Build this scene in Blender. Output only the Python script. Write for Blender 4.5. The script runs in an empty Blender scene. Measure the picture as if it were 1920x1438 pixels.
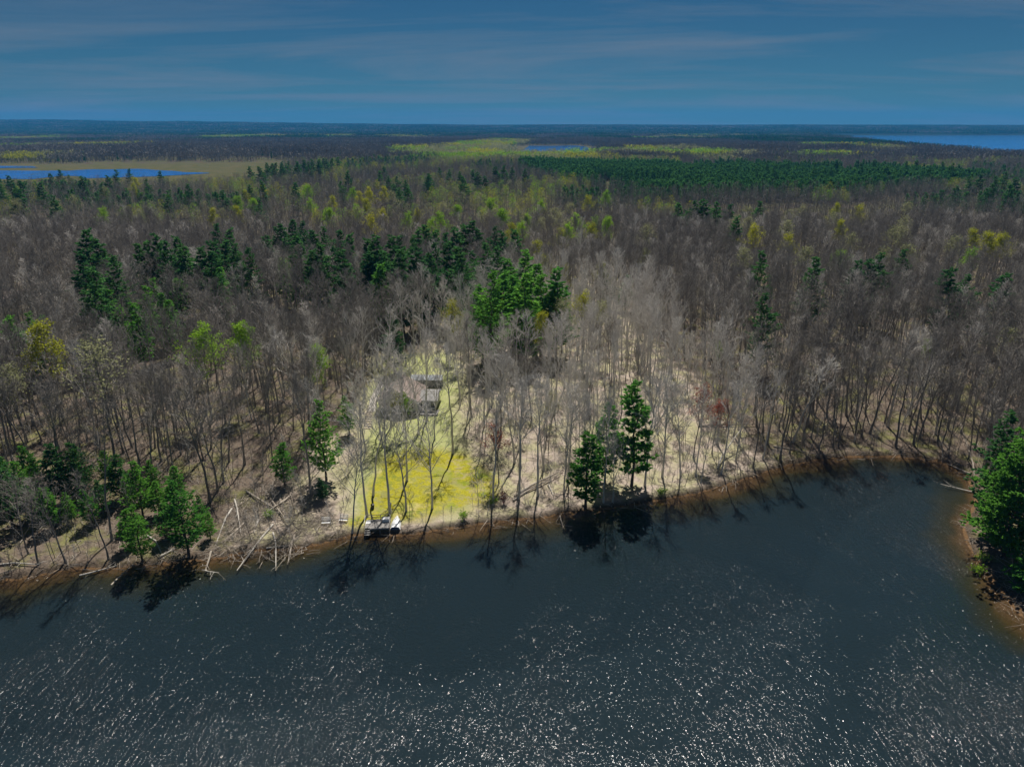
import bpy, math, random
import numpy as np
from mathutils import Vector, Matrix

# ------------------------------------------------------------------ camera, sky, sun, exposure
S = bpy.context.scene
COL = S.collection
CZ, PITCH, FPX, W0, H0 = 66.0, math.radians(20.0), 1321.0, 1920.0, 1438.0
cam_d = bpy.data.cameras.new('camera'); cam = bpy.data.objects.new('camera', cam_d); COL.objects.link(cam)
cam.location = (0, 0, CZ); cam.rotation_euler = (math.pi / 2 - PITCH, 0, 0)
cam_d.sensor_width = 36.0; cam_d.lens = 36.0 * FPX / W0
cam_d.clip_start = 0.5; cam_d.clip_end = 60000
S.camera = cam

SUN_EL, SUN_AZ = math.radians(56), math.radians(6)      # azimuth measured from +Y towards +X
world = bpy.data.worlds.new('World'); S.world = world; world.use_nodes = True
nt = world.node_tree; nt.nodes.clear()
def N(t, tree=None, **kw):
    n = (tree or nt).nodes.new(t)
    for k, v in kw.items(): setattr(n, k, v)
    return n
def L(a, b, tree=None): (tree or nt).links.new(a, b)
sky = N('ShaderNodeTexSky', sky_type='NISHITA', sun_disc=False)
sky.sun_elevation = SUN_EL; sky.sun_rotation = SUN_AZ
sky.altitude = 300; sky.air_density = 0.8; sky.dust_density = 0.05; sky.ozone_density = 2.0
geo = N('ShaderNodeTexCoord')
sep = N('ShaderNodeSeparateXYZ'); L(geo.outputs['Generated'], sep.inputs[0])
zc = N('ShaderNodeMath', operation='MAXIMUM'); L(sep.outputs['Z'], zc.inputs[0]); zc.inputs[1].default_value = 0.0
za = N('ShaderNodeMath', operation='ADD'); L(zc.outputs[0], za.inputs[0]); za.inputs[1].default_value = 0.06
dx = N('ShaderNodeMath', operation='DIVIDE'); L(sep.outputs['X'], dx.inputs[0]); L(za.outputs[0], dx.inputs[1])
dy = N('ShaderNodeMath', operation='DIVIDE'); L(sep.outputs['Y'], dy.inputs[0]); L(za.outputs[0], dy.inputs[1])
cmb = N('ShaderNodeCombineXYZ'); L(dx.outputs[0], cmb.inputs[0]); L(dy.outputs[0], cmb.inputs[1])
mp = N('ShaderNodeMapping'); L(cmb.outputs[0], mp.inputs[0])
mp.inputs['Rotation'].default_value = (0, 0, math.radians(25)); mp.inputs['Scale'].default_value = (0.2, 0.4, 1)
mp.inputs['Location'].default_value = (1.3, 0.4, 0)
cn = N('ShaderNodeTexNoise'); L(mp.outputs[0], cn.inputs['Vector'])
cn.inputs['Scale'].default_value = 1.0; cn.inputs['Detail'].default_value = 8; cn.inputs['Roughness'].default_value = 0.62
cn.inputs['Distortion'].default_value = 0.5
cr = N('ShaderNodeMapRange'); L(cn.outputs['Fac'], cr.inputs[0])
cr.inputs[1].default_value = 0.45; cr.inputs[2].default_value = 0.70; cr.inputs[3].default_value = 0.0; cr.inputs[4].default_value = 0.8
tint = N('ShaderNodeMix', data_type='RGBA', blend_type='MULTIPLY'); tint.inputs[0].default_value = 1.0
L(sky.outputs[0], tint.inputs[6]); tint.inputs[7].default_value = (0.122, 0.28, 0.365, 1)
cl = N('ShaderNodeMix', data_type='RGBA'); L(cr.outputs[0], cl.inputs[0]); L(tint.outputs[2], cl.inputs[6])
cl.inputs[7].default_value = (2.3, 2.8, 3.5, 1)
bg = N('ShaderNodeBackground'); bg.inputs[1].default_value = 0.05
wo = N('ShaderNodeOutputWorld'); L(cl.outputs[2], bg.inputs[0]); L(bg.outputs[0], wo.inputs[0])

sd_ = bpy.data.lights.new('sun', 'SUN'); sun = bpy.data.objects.new('sun', sd_); COL.objects.link(sun)
sd_.energy = 5.0; sd_.angle = math.radians(0.53); sd_.color = (1.0, 0.95, 0.87)
sdir = Vector((math.cos(SUN_EL) * math.sin(SUN_AZ), math.cos(SUN_EL) * math.cos(SUN_AZ), math.sin(SUN_EL)))
sun.rotation_euler = sdir.to_track_quat('Z', 'Y').to_euler(); sun.location = (60, 200, 300)
S.view_settings.view_transform = 'Standard'; S.view_settings.look = 'None'
S.view_settings.exposure = 0.55; S.view_settings.gamma = 1.0; S.view_settings.use_curve_mapping = False
cy = S.cycles
cy.max_bounces = 5; cy.diffuse_bounces = 3; cy.glossy_bounces = 2; cy.transmission_bounces = 2
cy.transparent_max_bounces = 6; cy.volume_bounces = 0
cy.use_denoising = True; cy.denoiser = 'OPENIMAGEDENOISE'; cy.denoising_input_passes = 'RGB_ALBEDO_NORMAL'; cy.sample_clamp_indirect = 4.0; cy.sample_clamp_direct = 12.0
cy.caustics_reflective = False; cy.caustics_refractive = False

# ------------------------------------------------------------------ numeric helpers
rng = np.random.default_rng(11)
random.seed(5)
def _h(ix, iy, s):
    n = (ix.astype(np.int64) * 374761393 + iy.astype(np.int64) * 668265263 + s * 1442695041) & 0xffffffff
    n = ((n ^ (n >> 13)) * 1274126177) & 0xffffffff
    return ((n ^ (n >> 16)) & 0xffff) / 65535.0
def noise(x, y, s=0):
    x = np.asarray(x, float); y = np.asarray(y, float)
    ix = np.floor(x); iy = np.floor(y); fx = x - ix; fy = y - iy
    fx = fx * fx * (3 - 2 * fx); fy = fy * fy * (3 - 2 * fy)
    a = _h(ix, iy, s); b = _h(ix + 1, iy, s); c = _h(ix, iy + 1, s); d = _h(ix + 1, iy + 1, s)
    return (a + (b - a) * fx) * (1 - fy) + (c + (d - c) * fx) * fy
def fbm(x, y, s=0, o=4):
    v = 0; a = 0.5; t = 0
    for i in range(o):
        v = v + a * noise(np.asarray(x) * 2 ** i, np.asarray(y) * 2 ** i, s + i); t += a; a *= 0.5
    return v / t
def sstep(a, b, x):
    t = np.clip((np.asarray(x, float) - a) / (b - a), 0, 1); return t * t * (3 - 2 * t)
CP, SP = math.cos(PITCH), math.sin(PITCH)
def ray(px, py):
    u = (px - W0 / 2) / FPX; v = (H0 / 2 - py) / FPX
    return np.array([u, CP + v * SP, -SP + v * CP])
def P0(px, py, z=0.0):                       # pixel -> point on the level z
    d = ray(px, py); t = (z - CZ) / d[2]
    return (d[0] * t, d[1] * t)
def inpoly(x, y, poly):
    x = np.asarray(x, float); y = np.asarray(y, float); r = np.zeros(x.shape, bool)
    n = len(poly)
    for i in range(n):
        x1, y1 = poly[i]; x2, y2 = poly[(i + 1) % n]
        if y1 == y2: continue
        c = ((y1 > y) != (y2 > y)) & (x < (x2 - x1) * (y - y1) / (y2 - y1) + x1)
        r ^= c
    return r
def pdist(x, y, poly, closed=True):
    x = np.asarray(x, float); y = np.asarray(y, float); d = np.full(x.shape, 1e18)
    n = len(poly)
    for i in range(n if closed else n - 1):
        x1, y1 = poly[i]; x2, y2 = poly[(i + 1) % n]
        ex, ey = x2 - x1, y2 - y1; l = ex * ex + ey * ey + 1e-9
        t = np.clip(((x - x1) * ex + (y - y1) * ey) / l, 0, 1)
        d = np.minimum(d, (x - x1 - t * ex) ** 2 + (y - y1 - t * ey) ** 2)
    return np.sqrt(d)

# ------------------------------------------------------------------ the lie of the land
shore_px = [(-260, 1128), (-120, 1112), (0, 1092), (90, 1076), (180, 1064), (260, 1062), (330, 1055), (400, 1049), (470, 1036), (540, 1030),
            (600, 1022), (650, 1008), (690, 1003), (740, 1004), (790, 1002), (830, 994), (900, 984), (960, 976), (1010, 972), (1060, 962),
            (1120, 956), (1180, 948), (1240, 938), (1290, 930), (1350, 914), (1400, 898), (1440, 884), (1480, 872), (1540, 862), (1600, 858),
            (1660, 856), (1720, 860), (1775, 872), (1812, 892), (1830, 925), (1822, 960), (1808, 990), (1815, 1020), (1838, 1062), (1862, 1096),
            (1890, 1128), (1935, 1170), (2040, 1250)]
SHORE = [P0(*p) for p in shore_px]
# densify with a little raggedness
_s = []
for i in range(len(SHORE) - 1):
    a, b = SHORE[i], SHORE[i + 1]; k = max(1, int(math.hypot(b[0] - a[0], b[1] - a[1]) / 1.6))
    for j in range(k):
        t = j / k; x = a[0] + (b[0] - a[0]) * t; y = a[1] + (b[1] - a[1]) * t
        _s.append((x + 1.1 * (float(fbm(x * .5, y * .5, 3, 3)) - .5), y + 1.3 * (float(fbm(x * .45 + 9, y * .45, 5, 3)) - .5)))
_s.append(SHORE[-1]); SHORE = _s
LAKE = SHORE + [(SHORE[-1][0] + 60, SHORE[-1][1] - 90), (260, -420), (-420, -420), (-300, SHORE[0][1] - 20)]
def poly(*pts, z=4.0): return [P0(a, b, z) for a, b in pts]
LAWN = poly((655, 972), (676, 920), (700, 872), (760, 848), (850, 846), (905, 862), (932, 892), (924, 930), (880, 950), (815, 962), (755, 970), (690, 982), z=1.5)
YARD = poly((672, 985), (655, 900), (682, 830), (690, 740), (715, 672), (850, 670), (868, 760), (872, 860), (840, 900), (700, 960), z=3.0)
LOT = poly((375, 1050), (1010, 440), (1462, 862), (1400, 905), (1180, 955), (960, 985), (640, 1015), z=3.0)
MARSH = poly((-260, 366), (120, 365), (330, 363), (480, 356), (580, 335), (505, 303), (330, 307), (0, 309), (-260, 310), z=2.0)
POND_D = poly((-260, 316.5), (20, 316), (78, 314), (60, 311.5), (-260, 311), z=2.0)
POND_A = poly((-260, 338), (60, 336), (120, 329), (160, 334), (300, 330), (388, 325.5), (330, 320), (250, 317), (180, 317), (120, 321), (40, 320), (-260, 321), z=2.0)
POND_B = poly((960, 293), (1040, 294), (1110, 292), (1100, 275.8), (1080, 273.4), (990, 273.6), z=2.0)
POND_C = poly((1555, 254.5), (1640, 268), (1760, 283), (1880, 293), (2150, 294), (2200, 254), z=2.0)
PLANT = poly((968, 330), (1060, 356), (1180, 376), (1260, 390), (1420, 386), (1560, 384), (1640, 376), (1720, 368), (1850, 363), (1850, 342), (1650, 326), (1400, 322), (1180, 319), (985, 318), z=4.0)
GREENF = poly((700, 314), (900, 322), (1080, 318), (1330, 313), (1430, 300), (1250, 285), (1000, 281), (760, 288), z=4.0)

def lake_sd(x, y):                                    # + on land, - in the lake
    x = np.asarray(x, float); y = np.asarray(y, float)
    d = np.full(x.shape, 400.0); near = (y < 420)
    if near.any():
        xn, yn = x[near], y[near]
        dd = pdist(xn, yn, LAKE); ins = inpoly(xn, yn, LAKE); d[near] = np.where(ins, -dd, dd)
    return d
def height(x, y, sd=None):
    x = np.asarray(x, float); y = np.asarray(y, float)
    sh = x.shape; x = x.ravel(); y = y.ravel()
    if sd is None: sd = lake_sd(x, y)
    else: sd = np.asarray(sd).ravel()
    land = 0.55 * sstep(-0.1, 1.3, sd) + 0.02 * np.clip(sd, 0, 60) + 2.6 * sstep(4, 60, sd)
    land = land + (fbm(x * .08, y * .08, 21, 3) - .5) * 0.9 * sstep(1, 8, sd) + (fbm(x * .012, y * .012, 22, 3) - .5) * 5 * sstep(20, 120, sd)
    land = land + (fbm(x * .002, y * .002, 31, 3) - .5) * 16 * sstep(500, 1500, y)
    flat = np.maximum.reduce([sstep(160, 20, np.where(inpoly(x, y, p), 0, pdist(x, y, p))) for p in (MARSH, POND_B, POND_C)])
    land = land * (1 - flat) + 1.6 * flat
    hill = sstep(5200, 9500, y) * (40 + 38 * fbm(x * .00022 + 3, y * .0001, 41, 4) + 84 * sstep(-600, -5500, x) * fbm(x * .0004, y * .0002, 47, 3))
    land = land + hill * (1 - flat)
    bed = -np.clip(0.09 * -sd + 0.010 * np.clip(-sd, 0, 60) ** 1.6, 0.0, 5.0) - 0.02
    return np.where(sd > 0, land, bed).reshape(sh)
def hz(x, y): return float(height(np.array([x]), np.array([y]))[0])
def G(px, py, dz=0.0):                               # pixel -> point on the ground
    z = 2.0
    for _ in range(8):
        x, y = P0(px, py, z + dz); z = hz(x, y)
    return Vector((x, y, z))
def top_at(px, py, Hm):                              # ground point of a tree whose tip shows at this pixel
    z = 4.0
    for _ in range(6):
        x, y = P0(px, py, z + Hm); z = hz(x, y)
    return Vector((x, y, z))

# ------------------------------------------------------------------ materials
def mat(name):
    m = bpy.data.materials.new(name); m.use_nodes = True; m.node_tree.nodes.clear(); return m
def nd(m, t, **kw):
    n = m.node_tree.nodes.new(t)
    for k, v in kw.items(): setattr(n, k, v)
    return n
def ln(m, a, b): m.node_tree.links.new(a, b)
def rgb(c): return (c[0], c[1], c[2], 1)
def simple(name, c1, c2, scale=4.0, rough=0.85, bump=0.0, spec=0.3, metallic=0.0, rnd=0.0, coord='Object', stretch=(1, 1, 1)):
    m = mat(name)
    tc = nd(m, 'ShaderNodeTexCoord'); mpn = nd(m, 'ShaderNodeMapping'); ln(m, tc.outputs[coord], mpn.inputs[0]); mpn.inputs['Scale'].default_value = stretch
    no = nd(m, 'ShaderNodeTexNoise'); no.inputs['Scale'].default_value = scale; no.inputs['Detail'].default_value = 5; ln(m, mpn.outputs[0], no.inputs['Vector'])
    mx = nd(m, 'ShaderNodeMix', data_type='RGBA'); mx.inputs[6].default_value = rgb(c1); mx.inputs[7].default_value = rgb(c2)
    rp = nd(m, 'ShaderNodeMapRange'); rp.inputs[1].default_value = .3; rp.inputs[2].default_value = .7; ln(m, no.outputs['Fac'], rp.inputs[0])
    fac = rp.outputs[0]
    if rnd:
        oi = nd(m, 'ShaderNodeObjectInfo'); a = nd(m, 'ShaderNodeMath', operation='MULTIPLY_ADD'); ln(m, oi.outputs['Random'], a.inputs[0]); a.inputs[1].default_value = rnd
        b = nd(m, 'ShaderNodeMath', operation='MULTIPLY'); ln(m, fac, b.inputs[0]); b.inputs[1].default_value = 1 - rnd; ln(m, b.outputs[0], a.inputs[2]); fac = a.outputs[0]
    ln(m, fac, mx.inputs[0])
    bs = nd(m, 'ShaderNodeBsdfPrincipled'); bs.inputs['Roughness'].default_value = rough; bs.inputs['Specular IOR Level'].default_value = spec; bs.inputs['Metallic'].default_value = metallic
    ln(m, mx.outputs[2], bs.inputs['Base Color'])
    if bump:
        bn = nd(m, 'ShaderNodeBump'); bn.inputs['Strength'].default_value = bump; bn.inputs['Distance'].default_value = 0.05; ln(m, no.outputs['Fac'], bn.inputs['Height']); ln(m, bn.outputs[0], bs.inputs['Normal'])
    o = nd(m, 'ShaderNodeOutputMaterial'); ln(m, bs.outputs[0], o.inputs[0]); return m
def leafy(name, c1, c2, trans=0.35, scale=0.6):
    m = mat(name)
    oi = nd(m, 'ShaderNodeObjectInfo'); tc = nd(m, 'ShaderNodeTexCoord')
    no = nd(m, 'ShaderNodeTexNoise'); no.inputs['Scale'].default_value = scale; no.inputs['Detail'].default_value = 3; ln(m, tc.outputs['Object'], no.inputs['Vector'])
    a = nd(m, 'ShaderNodeMath', operation='MULTIPLY_ADD'); ln(m, oi.outputs['Random'], a.inputs[0]); a.inputs[1].default_value = .55
    b = nd(m, 'ShaderNodeMapRange'); b.inputs[1].default_value = .3; b.inputs[2].default_value = .7; b.inputs[4].default_value = .45; ln(m, no.outputs['Fac'], b.inputs[0]); ln(m, b.outputs[0], a.inputs[2])
    mx = nd(m, 'ShaderNodeMix', data_type='RGBA'); mx.inputs[6].default_value = rgb(c1); mx.inputs[7].default_value = rgb(c2); ln(m, a.outputs[0], mx.inputs[0])
    d = nd(m, 'ShaderNodeBsdfDiffuse'); t = nd(m, 'ShaderNodeBsdfTranslucent'); ln(m, mx.outputs[2], d.inputs[0]); ln(m, mx.outputs[2], t.inputs[0])
    s = nd(m, 'ShaderNodeMixShader'); s.inputs[0].default_value = trans; ln(m, d.outputs[0], s.inputs[1]); ln(m, t.outputs[0], s.inputs[2])
    o = nd(m, 'ShaderNodeOutputMaterial'); ln(m, s.outputs[0], o.inputs[0]); return m

M = {}
M['bark'] = simple('bark', (0.13, 0.118, 0.108), (0.26, 0.24, 0.22), 3, .95, spec=.1, rnd=.6, stretch=(1, 1, .2))
M['bark_lit'] = simple('bark_lit', (0.40, 0.38, 0.35), (0.60, 0.57, 0.53), 3, .95, spec=.1, rnd=.6, stretch=(1, 1, .2))  # brightened copy of bark, painting the lot's extra brightness into its trees
M['twig'] = simple('twig', (0.170, 0.156, 0.140), (0.295, 0.275, 0.248), .3, .95, spec=.1, rnd=.75)
M['twig_lit'] = simple('twig_lit', (0.42, 0.395, 0.365), (0.60, 0.57, 0.53), .3, .95, spec=.1, rnd=.75)  # twig colour with the same brightening painted in
M['pine_bark'] = simple('pine_bark', (0.05, 0.042, 0.036), (0.12, 0.10, 0.085), 4, .95, spec=.1, rnd=.4)
M['pine'] = leafy('pine_needles', (0.032, 0.105, 0.040), (0.095, 0.235, 0.06), .5)
M['pine_bright'] = leafy('young_and_lit_pine_needles', (0.06, 0.21, 0.04), (0.18, 0.39, 0.055), .52)  # fresh green of young pines; on the lot's tall pines, painted-in brightness
M['leaf_yellow'] = leafy('yellow_green_buds', (0.22, 0.26, 0.022), (0.46, 0.45, 0.04), .4)
M['leaf_green'] = leafy('fresh_green_leaves', (0.15, 0.30, 0.025), (0.30, 0.47, 0.04), .4)
M['leaf_pale'] = leafy('pale_catkins', (0.20, 0.22, 0.10), (0.34, 0.34, 0.18), .4)
M['leaf_red'] = leafy('red_buds', (0.22, 0.07, 0.045), (0.34, 0.11, 0.07), .35)
M['wine'] = leafy('wine_red_twigs', (0.10, 0.035, 0.03), (0.17, 0.06, 0.05), .2)
M['log'] = simple('weathered_log', (0.20, 0.165, 0.13), (0.42, 0.37, 0.31), 2.5, .9, .4, rnd=.45, stretch=(1, 1, 1))
M['log_pale'] = simple('bleached_wood', (0.32, 0.29, 0.255), (0.50, 0.47, 0.42), 2.5, .9, .3, rnd=.4)

# ------------------------------------------------------------------ mesh helpers
class MB:
    def __init__(s): s.v = []; s.f = []
    def tube(s, pts, rad, n=6, cap=True):
        pts = [Vector(p) for p in pts]; b0 = len(s.v); up = None
        for i, p in enumerate(pts):
            t = (pts[min(i + 1, len(pts) - 1)] - pts[max(i - 1, 0)]); t = t.normalized() if t.length > 1e-9 else Vector((0, 0, 1))
            if up is None: up = Vector((1, 0, 0)) if abs(t.x) < .8 else Vector((0, 1, 0))
            a = t.cross(up).normalized(); b = t.cross(a); up = a.cross(t)
            for k in range(n):
                an = 2 * math.pi * k / n; s.v.append(p + (a * math.cos(an) + b * math.sin(an)) * rad[i])
        for i in range(len(pts) - 1):
            for k in range(n):
                q = b0 + i * n; k2 = (k + 1) % n; s.f.append((q + k, q + k2, q + n + k2, q + n + k))
        if cap:
            s.f.append(tuple(b0 + k for k in range(n))[::-1]); q = b0 + (len(pts) - 1) * n; s.f.append(tuple(q + k for k in range(n)))
    def spike(s, a, b, r):
        a = Vector(a); b = Vector(b); t = (b - a).normalized(); u = t.cross(Vector((.31, .74, .6))).normalized(); w = t.cross(u); q = len(s.v)
        for k in range(3):
            an = 2.0944 * k; s.v.append(a + (u * math.cos(an) + w * math.sin(an)) * r)
        s.v.append(b); s.f += [(q, q + 1, q + 3), (q + 1, q + 2, q + 3), (q + 2, q, q + 3)]
    def tri(s, a, b, c):
        q = len(s.v); s.v += [Vector(a), Vector(b), Vector(c)]; s.f.append((q, q + 1, q + 2))
    def box(s, x0, x1, y0, y1, z0, z1):
        q = len(s.v); s.v += [Vector(c) for c in ((x0, y0, z0), (x1, y0, z0), (x1, y1, z0), (x0, y1, z0), (x0, y0, z1), (x1, y0, z1), (x1, y1, z1), (x0, y1, z1))]
        s.f += [tuple(q + i for i in f) for f in ((3, 2, 1, 0), (4, 5, 6, 7), (0, 1, 5, 4), (1, 2, 6, 5), (2, 3, 7, 6), (3, 0, 4, 7))]
    def prism(s, prof, y0, y1):                       # outline in x,z pushed along y
        q = len(s.v); n = len(prof)
        s.v += [Vector((x, y0, z)) for x, z in prof] + [Vector((x, y1, z)) for x, z in prof]
        s.f.append(tuple(q + i for i in range(n))); s.f.append(tuple(q + n + i for i in range(n))[::-1])
        for i in range(n):
            j = (i + 1) % n; s.f.append((q + j, q + i, q + n + i, q + n + j))
    def mesh(s, name, m, smooth=False):
        me = bpy.data.meshes.new(name); me.from_pydata([tuple(v) for v in s.v], [], s.f)
        if m: me.materials.append(m)
        if smooth: me.shade_smooth()
        return me
def add(name, me, parent=None, loc=None, rz=0.0, sc=None):
    o = bpy.data.objects.new(name, me); COL.objects.link(o)
    if parent is not None: o.parent = parent
    if loc is not None: o.location = loc
    if rz: o.rotation_euler = (0, 0, rz)
    if sc is not None: o.scale = sc if hasattr(sc, '__len__') else (sc, sc, sc)
    return o
def tag(o, label, cat, group=None):
    o['label'] = label; o['category'] = cat
    if group: o['group'] = group
    return o
def thing(name, label, cat, loc, rz=0.0, group=None, sc=None):
    return tag(add(name, None, None, loc, rz, sc), label, cat, group)
def structure(o): o['kind'] = 'structure'; return o
def stuff(o, label=None, cat=None):
    o['kind'] = 'stuff'
    if label: o['label'] = label; o['category'] = cat
    return o
def grid_mesh(name, X, Y, Z, m):
    r, c = X.shape; co = np.stack([X, Y, Z], -1).reshape(-1, 3).astype(np.float32)
    i = np.arange(r * c).reshape(r, c)
    q = np.stack([i[:-1, :-1], i[:-1, 1:], i[1:, 1:], i[1:, :-1]], -1).reshape(-1, 4)
    me = bpy.data.meshes.new(name); me.vertices.add(len(co)); me.vertices.foreach_set('co', co.ravel())
    me.loops.add(q.size); me.loops.foreach_set('vertex_index', q.ravel().astype(np.int32))
    me.polygons.add(len(q)); me.polygons.foreach_set('loop_start', np.arange(0, q.size, 4, dtype=np.int32)); me.polygons.foreach_set('loop_total', np.full(len(q), 4, np.int32))
    me.update(calc_edges=True); me.materials.append(m); me.shade_smooth(); return me
def attr(me, name, val):
    a = me.attributes.new(name, 'FLOAT', 'POINT'); a.data.foreach_set('value', np.asarray(val, np.float32).ravel())

# ------------------------------------------------------------------ ground (lake bed included, one sheet to the horizon)
ys = [-380, -200, -80, 0, 40]
y = 55.0
while y < 15000:
    ys.append(y); y += 0.75 if y < 210 else max(0.75, 0.0075 * y * min(1.0, .3 + (y - 210) / 500)) if y < 2500 else 0.02 * y
ys = np.array(ys); ts = np.linspace(-1, 1, 361)
ts = np.sign(ts) * (0.75 * np.abs(ts) + 0.25 * np.abs(ts) ** 3)
XX = ts[None, :] * (np.maximum(ys, 60)[:, None] * 0.95 + 75); YY = np.repeat(ys[:, None], len(ts), 1)
SD = lake_sd(XX.ravel(), YY.ravel()).reshape(XX.shape); ZZ = height(XX, YY, SD)
gm = mat('ground')
me = grid_mesh('ground', XX, YY, ZZ, gm)
wob = lambda s, f=.12, a=7: (fbm(XX * f, YY * f, s, 3) - .5) * a
def soft(p, w, s, a=6, f=.12):
    ins = inpoly(XX, YY, p); d = pdist(XX.ravel(), YY.ravel(), p).reshape(XX.shape); return sstep(-w, w, np.where(ins, d, -d) + wob(s, f, a))
attr(me, 'lawn', soft(LAWN, 2.2, 51, 6, .25)); attr(me, 'yard', soft(YARD, 3, 52)); attr(me, 'lot', soft(LOT, 2.5, 53, 5))
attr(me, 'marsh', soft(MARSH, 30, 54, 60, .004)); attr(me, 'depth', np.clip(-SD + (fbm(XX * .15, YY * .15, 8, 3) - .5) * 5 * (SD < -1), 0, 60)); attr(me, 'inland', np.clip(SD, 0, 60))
attr(me, 'far', sstep(260, 700, YY)); attr(me, 'wooded', sstep(3000, 5600, YY))
ground = structure(add('ground', me))
def gattr(n): a = nd(gm, 'ShaderNodeAttribute'); a.attribute_name = n; return a.outputs['Fac']
gtc = nd(gm, 'ShaderNodeTexCoord')
def gnoise(sc, det=5, ro=.6):
    n = nd(gm, 'ShaderNodeTexNoise'); n.inputs['Scale'].default_value = sc; n.inputs['Detail'].default_value = det; n.inputs['Roughness'].default_value = ro; ln(gm, gtc.outputs['Object'], n.inputs['Vector']); return n.outputs['Fac']
def gmix(f, a, b):
    n = nd(gm, 'ShaderNodeMix', data_type='RGBA')
    if hasattr(f, 'is_output'): ln(gm, f, n.inputs[0])
    else: n.inputs[0].default_value = f
    for k, v in ((6, a), (7, b)):
        if hasattr(v, 'is_output'): ln(gm, v, n.inputs[k])
        else: n.inputs[k].default_value = rgb(v)
    return n.outputs[2]
def gmap(f, a, b, c=0., d=1.):
    n = nd(gm, 'ShaderNodeMapRange'); ln(gm, f, n.inputs[0]); n.inputs[1].default_value = a; n.inputs[2].default_value = b; n.inputs[3].default_value = c; n.inputs[4].default_value = d; return n.outputs[0]
fine = gnoise(2.2, 6, .7); mid = gnoise(.22, 4); big = gnoise(.045, 3); speck = gnoise(7.0, 3, .7)
litter = gmix(gmap(fine, .35, .65), (0.088, 0.068, 0.054), (0.195, 0.155, 0.122))
litter = gmix(gmap(mid, .47, .62, 0, .75), litter, gmix(gmap(fine, .3, .7), (0.10, 0.115, 0.035), (0.21, 0.20, 0.075)))
lotg = gmix(gmap(fine, .33, .66), (0.24, 0.195, 0.16), (0.43, 0.36, 0.30))  # lot litter, painted paler than outside to put brightness into the ground
lotg = gmix(gmap(mid, .43, .58, 0, .8), lotg, gmix(gmap(speck, .35, .65), (0.24, 0.24, 0.12), (0.40, 0.37, 0.22)))
patch0 = gnoise(.55, 5, .65)  # darker mottles paint both leaf litter and patches of shadow into the ground
lotg = gmix(gmap(patch0, .52, .66, 0, .7), lotg, (0.16, 0.125, 0.10))
litter = gmix(gmap(patch0, .5, .66, 0, .65), litter, (0.085, 0.065, 0.05))
c = gmix(gattr('lot'), litter, lotg)
yardc = gmix(gmap(fine, .35, .65), (0.22, 0.26, 0.085), (0.37, 0.36, 0.18)); yardc = gmix(gmap(mid, .5, .62, 0, .7), yardc, lotg)
c = gmix(gattr('yard'), c, yardc)
patchy = gnoise(.7, 5, .65)
lawnc = gmix(gmap(fine, .32, .68), (0.20, 0.19, 0.016), (0.37, 0.335, 0.035)); lawnc = gmix(gmap(mid, .48, .60, 0, .75), lawnc, gmix(gmap(big, .45, .55), (0.15, 0.20, 0.025), (0.42, 0.36, 0.16)))
lawnc = gmix(gmap(patchy, .46, .60, 0, .85), lawnc, gmix(gmap(big, .42, .58), (0.30, 0.26, 0.12), (0.14, 0.17, 0.03)))
c = gmix(gattr('lawn'), c, lawnc)
c = gmix(gmap(gattr('inland'), 0.4, 2.0, 1, 0), c, gmix(gmap(fine, .35, .65), (0.035, 0.028, 0.02), (0.10, 0.075, 0.055)))
c = gmix(gattr('far'), c, gmix(gmap(big, .4, .6), (0.075, 0.060, 0.050), (0.075, 0.080, 0.035)))
c = gmix(gattr('wooded'), c, (0.020, 0.032, 0.024))
c = gmix(gattr('marsh'), c, gmix(gmap(big, .4, .6), (0.088, 0.078, 0.042), (0.06, 0.066, 0.03)))
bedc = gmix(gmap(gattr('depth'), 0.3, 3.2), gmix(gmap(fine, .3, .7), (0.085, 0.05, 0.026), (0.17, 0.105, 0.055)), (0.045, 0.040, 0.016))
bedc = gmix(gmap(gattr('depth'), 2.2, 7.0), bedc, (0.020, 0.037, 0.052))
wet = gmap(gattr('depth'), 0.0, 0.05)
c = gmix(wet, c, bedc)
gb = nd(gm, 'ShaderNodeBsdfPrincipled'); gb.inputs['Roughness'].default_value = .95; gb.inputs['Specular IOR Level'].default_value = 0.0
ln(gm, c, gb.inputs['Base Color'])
gbn = nd(gm, 'ShaderNodeBump'); gbn.inputs['Strength'].default_value = .7; gbn.inputs['Distance'].default_value = .25; ln(gm, fine, gbn.inputs['Height']); ln(gm, gbn.outputs[0], gb.inputs['Normal'])
go = nd(gm, 'ShaderNodeOutputMaterial'); ln(gm, gb.outputs[0], go.inputs[0])

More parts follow.
